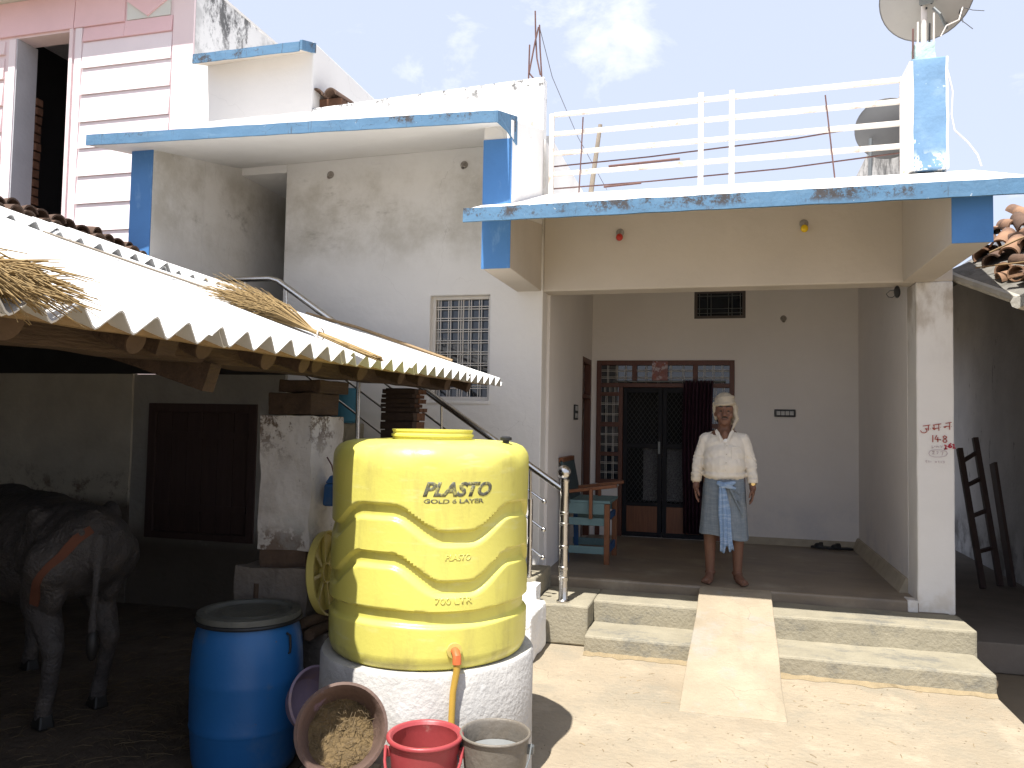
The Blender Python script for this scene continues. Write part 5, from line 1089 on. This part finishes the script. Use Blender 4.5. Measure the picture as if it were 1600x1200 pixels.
fd.build('chaff', feed_m, BT, smooth=True)
g = MB(); q = random.Random(8)
for i in range(150):
    a = q.uniform(0, 6.28); rr_ = .135 * math.sqrt(q.random()); x, y = rr_ * math.cos(a), rr_ * math.sin(a); h = -.088 + .045 * sstep(.02, -.14, y)
    b = q.uniform(0, 3.14); d = Vector((math.cos(b), math.sin(b), q.uniform(-.25, .35))) * q.uniform(.012, .045); p = Vector((x, y, h + .006 * q.random()))
    g.tube([bc + BM @ (p - d * .5), bc + BM @ (p + Vector((0, 0, .006))), bc + BM @ (p + d * .5)], .0011, 3, False)
g.build('loose_straw', straw_dk, BT, kind='stuff')
tub('purple_tub', 'faded purple basin standing on edge between drum and tank stand', Vector((-1.83, 3.40, .37)), .155, (.80, -.35, .38), .09, purple_m, 'basin')
def bucket(name, label, c, r, rb, h, m, wm, wl, rimr):
    t = thing(name, label, 'bucket', (c[0], c[1], 0)); z = c[2]; cc = (c[0], c[1], 0); z0 = z - h
    MB().lathe([(0, z0), (rb, z0), (rb + .004, z0 + .008), (r * .955, z - .05), (r * .97, z - .02), (r * .985, z - .018), (r * .985, z - .006)] + [(r + rimr * math.cos(b), z + rimr * math.sin(b)) for b in [math.pi * k / 6 - .4 for k in range(7)]] + [(r - rimr * 1.6, z - .006), (r * .935, z - .04), (rb - .002, z0 + .02), (0, z0 + .02)], cc, 48).build('body', m, t, smooth=True)
    MB().lathe([(0, z - wl), (rb + (r * .94 - rb) * (1 - wl / h) - .002, z - wl)], cc, 40).build('water', wm, t, smooth=True)
    return t
rc = (-1.150, 3.04, .425)
RBk = bucket('red_bucket', 'red plastic bucket of muddy water in front of the tank stand', rc, .147, .105, .40, red_m, muddy, .10, .010)
def handle(t, c, r, ang, drop, m, w):
    pts = []
    d = Vector((math.cos(ang), math.sin(ang), 0)); e = Vector((-math.sin(ang), math.cos(ang), 0))
    for i in range(13):
        b = math.pi * i / 12; pts.append(Vector(c) + d * (r * 1.06 * math.cos(b)) + (e * -.35 + Vector((0, 0, -1))).normalized() * (drop * math.sin(b)) + e * (-.02 - r * .95 * math.sin(b)))
    MB().tube(pts, w, 8).build('handle', m, t, smooth=True)
    for s in (1, -1): MB().obox(Vector(c) + d * (r * 1.02 * s) + Vector((0, 0, -.03)), (.03, .03, .035)).build('ear', m, t, bevel=.006)
handle(RBk, (rc[0], rc[1], rc[2] - .035), .147, R(14), .16, red_m, .006)
gc = (-.882, 3.14, .432)
GB = bucket('grey_bucket', 'muddy grey metal bucket with milky water right of the red bucket', gc, .141, .095, .41, grey_m, greyw, .075, .006)
handle(GB, (gc[0], gc[1], gc[2] - .03), .141, R(10), .15, mesh_metal, .0035)
# blue pot on the stairs
BP = thing('blue_pot', 'blue plastic pot standing on the stairs glimpsed under the shed roof', 'pot', (-3.28, 6.42, 1.662))
MB().lathe([(0, 1.664), (.13, 1.664), (.15, 1.68), (.162, 1.80), (.16, 1.93), (.15, 1.96), (.155, 1.97), (.135, 1.975), (0, 1.97)], (-3.28, 6.36, 0), 32).build('body', mat('teal_blue_plastic', (.05, .19, .30), .1), BP, smooth=True)

# ------------------------------------------------------------------ buffalo
BF = thing('buffalo', 'dark grey buffalo standing in the shade of the shed with its rump to the right', 'buffalo', (-3.6, 3.55, 0))
b = MB()
b.ell((-3.95, 3.56, .93), (.62, .36, .37), 24, 16); b.ell((-3.35, 3.55, .99), (.36, .30, .29), 24, 16); b.ell((-3.15, 3.55, 1.03), (.20, .25, .22), 20, 12)
b.ell((-4.45, 3.56, .98), (.34, .29, .34), 20, 12); b.cap((-4.6, 3.56, 1.05), (-5.05, 3.56, 1.0), .22, .15, 16); b.cap((-5.08, 3.56, 1.05), (-5.42, 3.55, .82), .13, .085, 16)
for s, x0, xf in ((-1, -3.20, -3.22), (1, -3.27, -3.33)):
    y = 3.55 + s * .175
    b.ell((x0 - .02, y, .90), (.155, .09, .26), 16, 12); b.cap((x0 + .03, y, .95), (x0 - .16, y - s * .0, .68), .165, .10, 14); b.cap((x0 - .14, y, .72), (x0 + .055, y, .45), .10, .058, 14)
    b.cap((x0 + .055, y, .46), (xf + .01, y, .16), .054, .043, 12); b.ell((x0 + .072, y, .47), (.045, .045, .06), 10, 8); b.cap((xf + .01, y, .17), (xf - .02, y, .07), .048, .052, 12)
    xk = -4.45 + s * .05
    b.cap((xk, y, .85), (xk - .02, y, .48), .115, .062, 14); b.cap((xk - .02, y, .50), (xk, y, .15), .058, .043, 12); b.cap((xk, y, .15), (xk - .03, y, .07), .047, .052, 12)
    b.ell((-3.36, 3.55 + s * .21, 1.19), (.09, .055, .075), 12, 8); b.ell((-3.03, 3.55 + s * .10, 1.12), (.06, .05, .06), 12, 8)
    b.ell((-5.12, 3.56 + s * .15, 1.08), (.03, .11, .06), 12, 8)
b.cap((-3.10, 3.55, 1.20), (-2.97, 3.53, 1.10), .06, .038, 12); b.cap((-2.97, 3.53, 1.11), (-2.93, 3.50, .80), .034, .022, 12); b.cap((-2.93, 3.50, .82), (-2.94, 3.50, .55), .022, .026, 10)
BP0 = Vector((-3.2, 3.55, 0)); BP1 = Vector((-3.44, 3.66, 0)); BRZ = Matrix.Rotation(R(-24), 3, 'Z')
def bt(p): return BP1 + BRZ @ ((Vector(p) - BP0) * .94)
b.v = [tuple(bt(p)) for p in b.v]
me = remesh(b, .016, 4, 'buffalo_body')
displace(me, lambda p, n: n * (.005 * noise.noise(p * 14) + .012 * noise.noise(p * 3.6) + .004 * math.sin(p.x * 50 + 8 * noise.noise(p * 5)) * sstep(.6, 1.0, p.z)))
from mathutils.bvhtree import BVHTree
bbv = BVHTree.FromPolygons([v.co.copy() for v in me.vertices], [tuple(p.vertices) for p in me.polygons])
displace(me, lambda p, n: -off_of(BF))
link('body', me, hide, BF, smooth=True)
def tr(mb):
    mb.v = [tuple(bt(p)) for p in mb.v]; return mb
for s, xf in ((-1, -3.22), (1, -3.33), (-1, -4.50), (1, -4.40)):
    y = 3.55 + s * .175; tr(MB().hexa([(xf - .095, y - .05, .0), (xf + .045, y - .045, .0), (xf + .045, y + .045, .0), (xf - .095, y + .05, .0), (xf - .06, y - .038, .075), (xf + .03, y - .036, .08), (xf + .03, y + .036, .08), (xf - .06, y + .038, .075)])).build('hoof', hoof_m, BF, bevel=.012)
for s in (-1, 1):
    tr(MB().tube([(-5.13, 3.56 + s * .08, 1.15), (-5.08, 3.56 + s * .22, 1.17), (-4.92, 3.56 + s * .30, 1.16), (-4.78, 3.56 + s * .28, 1.20)], [.045, .040, .028, .01], 10)).build('horn', hoof_m, BF, smooth=True)
tr(MB().ell((-2.935, 3.50, .50), (.035, .035, .09), 10, 8)).build('tail_tuft', hoof_m, BF, smooth=True)
sp_ = []
for i in range(15):
    f = i / 14; o_ = Vector((-3.13 - .42 * f, 2.6, 1.30 - .62 * f)); h = bbv.ray_cast(o_, Vector((0, 1, 0)))
    if h[0] is not None: sp_.append((h[0] + h[1] * .004, h[1]))
sv = []; 
for i, (p, n_) in enumerate(sp_):
    t_ = (sp_[min(i + 1, len(sp_) - 1)][0] - sp_[max(i - 1, 0)][0]).normalized(); w_ = t_.cross(n_).normalized() * (.022 + .004 * math.sin(i))
    sv += [p - w_, p - w_ + n_ * .008, p + w_ + n_ * .008, p + w_]
sf = [(4 * i + j, 4 * i + (j + 1) % 4, 4 * i + 4 + (j + 1) % 4, 4 * i + 4 + j) for i in range(len(sp_) - 1) for j in range(4)]
tag(MB().add(sv, sf).build('strap', rope_m, smooth=True), 'orange strap slung over the hind quarter of the buffalo', 'strap')
# straw litter on the shed floor
g = MB(); q = random.Random(21)
for i in range(1500):
    x = -2.0 - abs(q.gauss(0, 1.25)); y = q.uniform(2.3, 5.2)
    if (x + 2.257) ** 2 + (y - 3.47) ** 2 < .1: continue
    a = q.uniform(0, 6.28); Ln = q.uniform(.03, .16); d = Vector((math.cos(a), math.sin(a), 0)) * Ln; p = Vector((x, y, .02 + .012 * q.random()))
    g.tube([p - d * .5, p + Vector((0, 0, .008)), p + d * .5 + Vector((0, 0, q.uniform(-.004, .012)))], .0016, 3, False)
so_ = g.build('straw_litter', straw_dk, None, kind='stuff')
g = MB(); q = random.Random(31)
for i in range(90):
    x = q.uniform(-.95, 1.68); y = q.uniform(3.2, 5.68)
    if -.28 < x < .45 and y > 4.75: continue
    a = q.uniform(0, 6.28); Ln = q.uniform(.012, .06); d = Vector((math.cos(a), math.sin(a), 0)) * Ln; p = Vector((x, y, .003))
    g.tube([p - d * .5, p + Vector((0, 0, .003)), p + d * .5], .0013, 3, False)
g.build('straw_bits', straw_m, None, kind='stuff')
# grit on the courtyard
g = MB(); q = random.Random(4)
for i in range(500):
    x = q.uniform(-.9, 1.7); y = q.uniform(3.4, 5.7); s = q.uniform(.002, .006)
    if -.25 < x < .42 and y > 4.8: continue
    g.ell((x, y, s * .4), (s, s * q.uniform(.6, 1), s * .7), 6, 4)
g.build('grit', ramp_m, None, kind='stuff')
g = MB()
g.bar((2.35, 6.6, .085), (2.42, 6.63, .09), .02, .006)
tag(g.build('leaf', bamboo_m), 'dry pale leaf lying on the alley floor', 'leaf')

# ------------------------------------------------------------------ the man
PX, PY = .035, 6.90
PE = thing('person', 'barefoot man in cream shirt, blue checked lungi and wrapped head cloth', 'person', (PX, PY, FL))
b = MB()
for s in (-1, 1):
    b.cap((s * .085, .01, .88), (s * .115, .0, .46), .088, .060, 16); b.cap((s * .115, .0, .47), (s * .112, .03, .09), .057, .037, 16)
    b.ell((s * .114, .032, .335), (.049, .056, .105), 14, 10); b.ell((s * .115, -.032, .47), (.042, .035, .05), 12, 8)
    b.ell((s * .110, .058, .036), (.032, .036, .036), 12, 8)
    ang = s * R(13 if s < 0 else 22); fd_ = Vector((math.sin(ang), -math.cos(ang), 0)); sd_ = Vector((math.cos(ang), math.sin(ang), 0)); an = Vector((s * .110, .035, .0))
    b.cap(an + Vector((0, 0, .06)), an + fd_ * .135 + Vector((0, 0, .026)), .036, .024, 14)
    b.cap(an + fd_ * .05 - sd_ * .012 * s + Vector((0, 0, .03)), an + fd_ * .135 - sd_ * .028 * s + Vector((0, 0, .021)), .030, .021, 12); b.cap(an + fd_ * .03 + sd_ * .016 * s + Vector((0, 0, .026)), an + fd_ * .125 + sd_ * .026 * s + Vector((0, 0, .018)), .028, .018, 12)
    b.ell(an + Vector((-s * .034, .0, .075)), (.012, .014, .014), 8, 6); b.ell(an + Vector((s * .034, .005, .07)), (.012, .014, .014), 8, 6)
    for k, (o, Ln, r) in enumerate(((-.036, .060, .0135), (-.014, .056, .0095), (.004, .050, .009), (.020, .042, .0085), (.035, .032, .008))):
        st = an + fd_ * .135 + sd_ * (o * s) - fd_ * (.006 * k); b.cap(st + Vector((0, 0, .020)), st + fd_ * Ln + Vector((0, 0, r + .002)), r * 1.05, r, 10)
b.ell((0, .0, .88), (.155, .115, .12)); b.ell((0, -.01, 1.02), (.150, .115, .16)); b.ell((0, .01, 1.17), (.155, .10, .13))
b.ell((.004, -.072, 1.232), (.030, .034, .055), 12, 8)
for s in (-1, 1):
    b.cap((0, .02, 1.225), (s * .145, .02, 1.185), .046, .044, 14); b.cap((s * .150, .02, 1.19), (s * .207, .034, 1.03), .048, .040, 14); b.cap((s * .207, .034, 1.03), (s * .229, -.02, .835), .042, .027, 14)
    # hand: palm, four fingers of unequal length, thumb
    w = Vector((s * .229, -.022, .83)); b.cap(w, w + Vector((s * .002, -.012, -.035)), .026, .028, 12)
    pc = w + Vector((s * .002, -.016, -.062)); b.ell(pc, (.0175, .037, .043), 14, 10); b.ell(pc + Vector((0, 0, -.018)), (.015, .036, .026), 14, 10)
    for k, (yo, l1, l2) in enumerate(((-.029, .036, .032), (-.010, .040, .036), (.009, .037, .033), (.027, .029, .026))):
        f0 = pc + Vector((0, yo, -.030)); f1 = f0 + Vector((-s * .006, yo * .12, -l1)); f2 = f1 + Vector((-s * .018, -.002, -l2 * .86)); b.cap(f0, f1, .0098, .0088, 10); b.cap(f1, f2, .0088, .0072, 10)
    t0 = pc + Vector((-s * .006, -.028, .016)); t1 = t0 + Vector((-s * .014, -.024, -.026)); t2 = t1 + Vector((-s * .008, -.008, -.030)); b.cap(t0, t1, .0125, .0105, 10); b.cap(t1, t2, .0105, .0085, 10)
b.cap((0, .02, 1.24), (0, .0, 1.37), .054, .052, 16)
b.ell((0, .012, 1.455), (.076, .094, .100), 24, 16); b.ell((0, -.020, 1.372), (.058, .066, .058), 20, 12); b.ell((0, -.050, 1.345), (.034, .032, .030), 14, 10)
for s in (-1, 1):
    b.ell((s * .044, -.048, 1.405), (.026, .028, .030), 12, 8); b.ell((s * .079, .018, 1.425), (.010, .021, .032), 12, 8); b.cap((s * .012, -.078, 1.470), (s * .052, -.062, 1.470), .013, .011, 10); b.ell((s * .013, -.091, 1.402), (.010, .011, .009), 8, 6)
b.cap((0, -.078, 1.458), (0, -.100, 1.408), .0105, .0150, 12); b.ell((0, -.070, 1.372), (.030, .018, .013), 12, 8)
me = remesh(b, .0055, 3, 'person_body'); link('body', me, skin, PE, smooth=True)
for s in (-1, 1):
    MB().ell((s * .031, -.0745, 1.440), (.0125, .006, .0058), 12, 8).build('eye', eye_m, PE, smooth=True, local=True)
    MB().tube([(s * .013, -.089, 1.474), (s * .033, -.083, 1.480), (s * .054, -.067, 1.471)], [.004, .0045, .0025], 6).build('eyebrow', hair_m, PE, smooth=True, local=True)
MB().tube([(-.030, -.083, 1.378), (-.012, -.0925, 1.389), (0, -.093, 1.387), (.012, -.0925, 1.389), (.030, -.083, 1.378)], [.0025, .0048, .004, .0048, .0025], 6).build('moustache', hair_m, PE, smooth=True, local=True)
MB().tube([(-.022, -.083, 1.367), (0, -.090, 1.368), (.022, -.083, 1.367)], [.002, .0042, .002], 6).build('mouth', lip_m, PE, smooth=True, local=True)
# shirt
b = MB()
b.ell((0, .008, 1.14), (.178, .112, .15), 28, 18); b.cap((0, .022, 1.232), (-.150, .022, 1.195), .060, .056, 18); b.cap((0, .022, 1.232), (.150, .022, 1.195), .060, .056, 18); b.ell((0, -.028, .985), (.172, .135, .135), 28, 18); b.ell((0, -.014, 1.07), (.172, .126, .13), 28, 18); b.ell((0, -.018, .905), (.180, .140, .062), 28, 14)
b.ell((0, .03, 1.243), (.098, .082, .055), 20, 12)
for s in (-1, 1):
    b.cap((s * .148, .020, 1.195), (s * .207, .034, 1.03), .062, .053, 18); b.cap((s * .207, .034, 1.035), (s * .226, -.010, .885), .053, .045, 18); b.cap((s * .228, -.008, .90), (s * .230, -.018, .872), .048, .042, 16); b.cap((s * .229, -.016, .885), (s * .230, -.020, .858), .040, .038, 16)
me = remesh(b, .0065, 3, 'shirt')
def wr_(p, n):
    q = Vector((p.x * 9, p.y * 9, p.z * 20)); d = .0045 * noise.noise(q) + .003 * noise.noise(p * 38)
    ax = abs(p.x)
    if ax > .165: d += .0028 * math.sin(p.z * 80 + 40 * p.x + 12 * noise.noise(p * 10)) * sstep(1.2, 1.02, p.z)
    if ax < .18 and p.z < 1.0: d += .006 * noise.noise(Vector((p.x * 36, p.y * 36, p.z * 6))) * sstep(1.02, .90, p.z)
    if ax < .18: d += .004 * math.sin((p.x * 1.1 + p.z) * 60 + 6 * noise.noise(p * 7)) * max(0, noise.noise(p * 6 + Vector((3, 1, 2))))
    return n * d
displace(me, wr_); SHT = link('shirt', me, shirt_m, PE, smooth=True)
bvh = BVHTree.FromPolygons([v.co.copy() for v in me.vertices], [tuple(p.vertices) for p in me.polygons])
def front_y(x, z):
    h = bvh.ray_cast(Vector((x, -1, z)), Vector((0, 1, 0)))
    return h[0].y if h[0] is not None else -.1
pl_ = MB(); pts = [(x, front_y(x, z) - .0015, z) for x, z in ((.022, 1.20), (.020, 1.13), (.017, 1.06), (.014, .99), (.012, .93), (.012, .89))]
pl_.ribbon(pts, .026, (0, -1, 0), .003); pl_.build('placket', shirt_m, SHT, local=True)
for x, y, z in pts[1:5]: MB().ell((x, y - .004, z + .02), (.0045, .003, .0045), 8, 6).build('button', turban_m, SHT, local=True)
pk = MB(); pv = []
for j, z in enumerate((1.135, 1.09, 1.045)):
    for i, x in enumerate((.058, .085, .112, .138)): pv.append((x, front_y(x, z) - .003, z - (.008 if j == 2 and i in (1, 2) else 0)))
pk.add(pv, [(j * 4 + i, j * 4 + i + 1, j * 4 + i + 5, j * 4 + i + 4) for j in range(2) for i in range(3)]); o = pk.build('pocket', shirt_m, SHT, local=True); o.modifiers.new('s', 'SOLIDIFY').thickness = .003
MB().ribbon([(x, front_y(x, 1.135) - .005, 1.137 - abs(x - .098) * .05) for x in (.056, .085, .112, .14)], .010, (0, -1, 0), .003).build('pocket_hem', shirt_m, SHT, local=True)
for s in (-1, 1):
    MB().prism([(s * .016, -.098, 1.195), (s * .030, -.108, 1.175), (s * .070, -.075, 1.245), (s * .076, -.035, 1.268), (s * .062, -.040, 1.285), (s * .040, -.070, 1.258)], (s * .004, -.008, .004)).build('collar', shirt_m, SHT, local=True, bevel=.002)
    MB().lathe([(.041, -.016), (.044, -.016), (.045, .016), (.041, .016)], (s * .230, -.019, .862), 20).build('cuff', shirt_m, SHT, local=True, smooth=True)
MB().ell((.012, -.096, 1.192), (.022, .012, .018), 12, 8).build('vest', vest_m, SHT, local=True, smooth=True)
# lungi
lv = []; zs = [.95, .90, .84, .76, .68, .60, .52, .46, .41, .385]; na = 96
for j, z in enumerate(zs):
    t = j / (len(zs) - 1)
    for i in range(na):
        a = 2 * math.pi * i / na
        rx = .158 + .045 * t ** .8; ry = .128 + .020 * t
        f = 1 + (.012 + .035 * t) * noise.noise((math.cos(a) * 2.6, math.sin(a) * 2.6, z * .9)) + .018 * t * math.sin(7 * a + 1.5 * math.sin(2 * a)) + .010 * t * math.sin(15 * a + 2)
        zz_ = z + (.014 * math.cos(a) * -1 + .010 * math.sin(3 * a + 1)) * (t if j > 5 else 0) - (.010 * math.cos(a) if j > 6 else 0)
        lv.append((rx * f * math.cos(a), .005 + ry * f * math.sin(a), zz_))
lm = MB().add(lv, [(j * na + i, j * na + (i + 1) % na, (j + 1) * na + (i + 1) % na, (j + 1) * na + i) for j in range(len(zs) - 1) for i in range(na)])
lo_ = lm.build('lungi', lungi_m, PE, smooth=True, local=True); lo_.modifiers.new('s', 'SOLIDIFY').thickness = .004; ss = lo_.modifiers.new('ss', 'SUBSURF'); ss.levels = 1; ss.render_levels = 1
kv = []; nz_, nk = 14, 28
for j in range(nz_ + 1):
    t = j / nz_; z = .845 - .53 * t + (.0)
    cx = -.022 + .048 * t; hw = .020 + .034 * sstep(0, .55, t) + .004 * math.sin(t * 6)
    if t < .08: hw *= .9
    for i in range(nk + 1):
        u = -1 + 2 * i / nk
        y = -.158 - .016 * (1 - u * u) - .010 * math.cos(u * 9 + t * 2.2) * (.4 + .6 * t) - .012 * t
        kv.append((cx + hw * u + .006 * math.sin(t * 5 + u), y, z - .045 * t * abs(u - .15) * (1 if t > .8 else .4) + (.02 * math.cos(u * 7) * t if t > .9 else 0)))
kn = MB().add(kv, [(j * (nk + 1) + i, j * (nk + 1) + i + 1, (j + 1) * (nk + 1) + i + 1, (j + 1) * (nk + 1) + i) for j in range(nz_) for i in range(nk)])
ko = kn.build('front_fold', knot_m, lo_, smooth=True, local=True); ko.modifiers.new('s', 'SOLIDIFY').thickness = .006
b = MB(); b.cap((-.045, -.150, .838), (.010, -.166, .822), .020, .022, 12); b.cap((.005, -.165, .828), (.080, -.140, .846), .023, .015, 12); b.cap((.02, -.16, .815), (.085, -.135, .80), .018, .012, 12); b.ell((-.012, -.168, .818), (.022, .017, .022), 12, 8)
me = remesh(b, .005, 2, 'knot'); displace(me, lambda p, n: n * .004 * noise.noise(Vector((p.x * 20, p.y * 40, p.z * 70)))); link('knot', me, knot_m, lo_, smooth=True)
b = MB()   # swathe running from the knot to the wearer's left hip
for k in range(3): b.cap((.03 + .010 * k, -.147, .82 - .015 * k), (.13 + .012 * k, -.094, .74 - .09 * k), .010, .004, 10)
me = remesh(b, .004, 4, 'swathe'); link('swathe', me, lungi_m, lo_, smooth=True)
# head cloth
b = MB(); b.ell((0, .018, 1.520), (.084, .102, .082), 24, 16); b.ell((0, .055, 1.455), (.084, .070, .085), 20, 12)
rg = [(math.cos(a) * .078, .012 + math.sin(a) * .095, 1.508 + .012 * math.sin(a) + .006 * math.cos(a)) for a in [2 * math.pi * i / 20 for i in range(21)]]
for i in range(20): b.cap(rg[i], rg[i + 1], .0145, .0145, 10)
rg = [(math.cos(a) * .068, .018 + math.sin(a) * .080, 1.548 + .012 * math.cos(a + .6)) for a in [2 * math.pi * i / 20 for i in range(21)]]
for i in range(20): b.cap(rg[i], rg[i + 1], .018, .018, 10)
for p, q, r0, r1 in (((.078, .0, 1.50), (.086, .0, 1.42), .022, .022), ((.086, -.002, 1.43), (.100, -.012, 1.375), .022, .019), ((.100, -.012, 1.38), (.078, -.035, 1.325), .019, .015), ((.080, -.032, 1.33), (.062, -.050, 1.285), .015, .010), ((.085, .03, 1.47), (.080, .03, 1.36), .030, .024), ((-.083, .0, 1.50), (-.084, .004, 1.435), .018, .012), ((-.08, .04, 1.47), (-.07, .05, 1.38), .024, .02), ((-.05, .07, 1.42), (.05, .07, 1.36), .035, .035)): b.cap(p, q, r0, r1, 12)
me = remesh(b, .0055, 5, 'head_cloth'); displace(me, lambda p, n: n * (.003 * noise.noise(p * 16) + .0012 * math.sin(p.z * 90 + p.x * 50 + 8 * noise.noise(p * 9)))); link('head_cloth', me, turban_m, PE, smooth=True)
wt = MB().lathe([(.0285, -.008), (.032, -.008), (.032, .008), (.0285, .008)], (.2305, -.021, .836), 20).build('wristwatch', gold_m, PE, local=True, smooth=True)
MB().lathe([(0, 0), (.015, 0), (.015, .006), (0, .007)], (.232, -.051, .836), 16, Matrix.Rotation(R(90), 3, 'X')).build('watch_face', gold_m, wt, local=True)
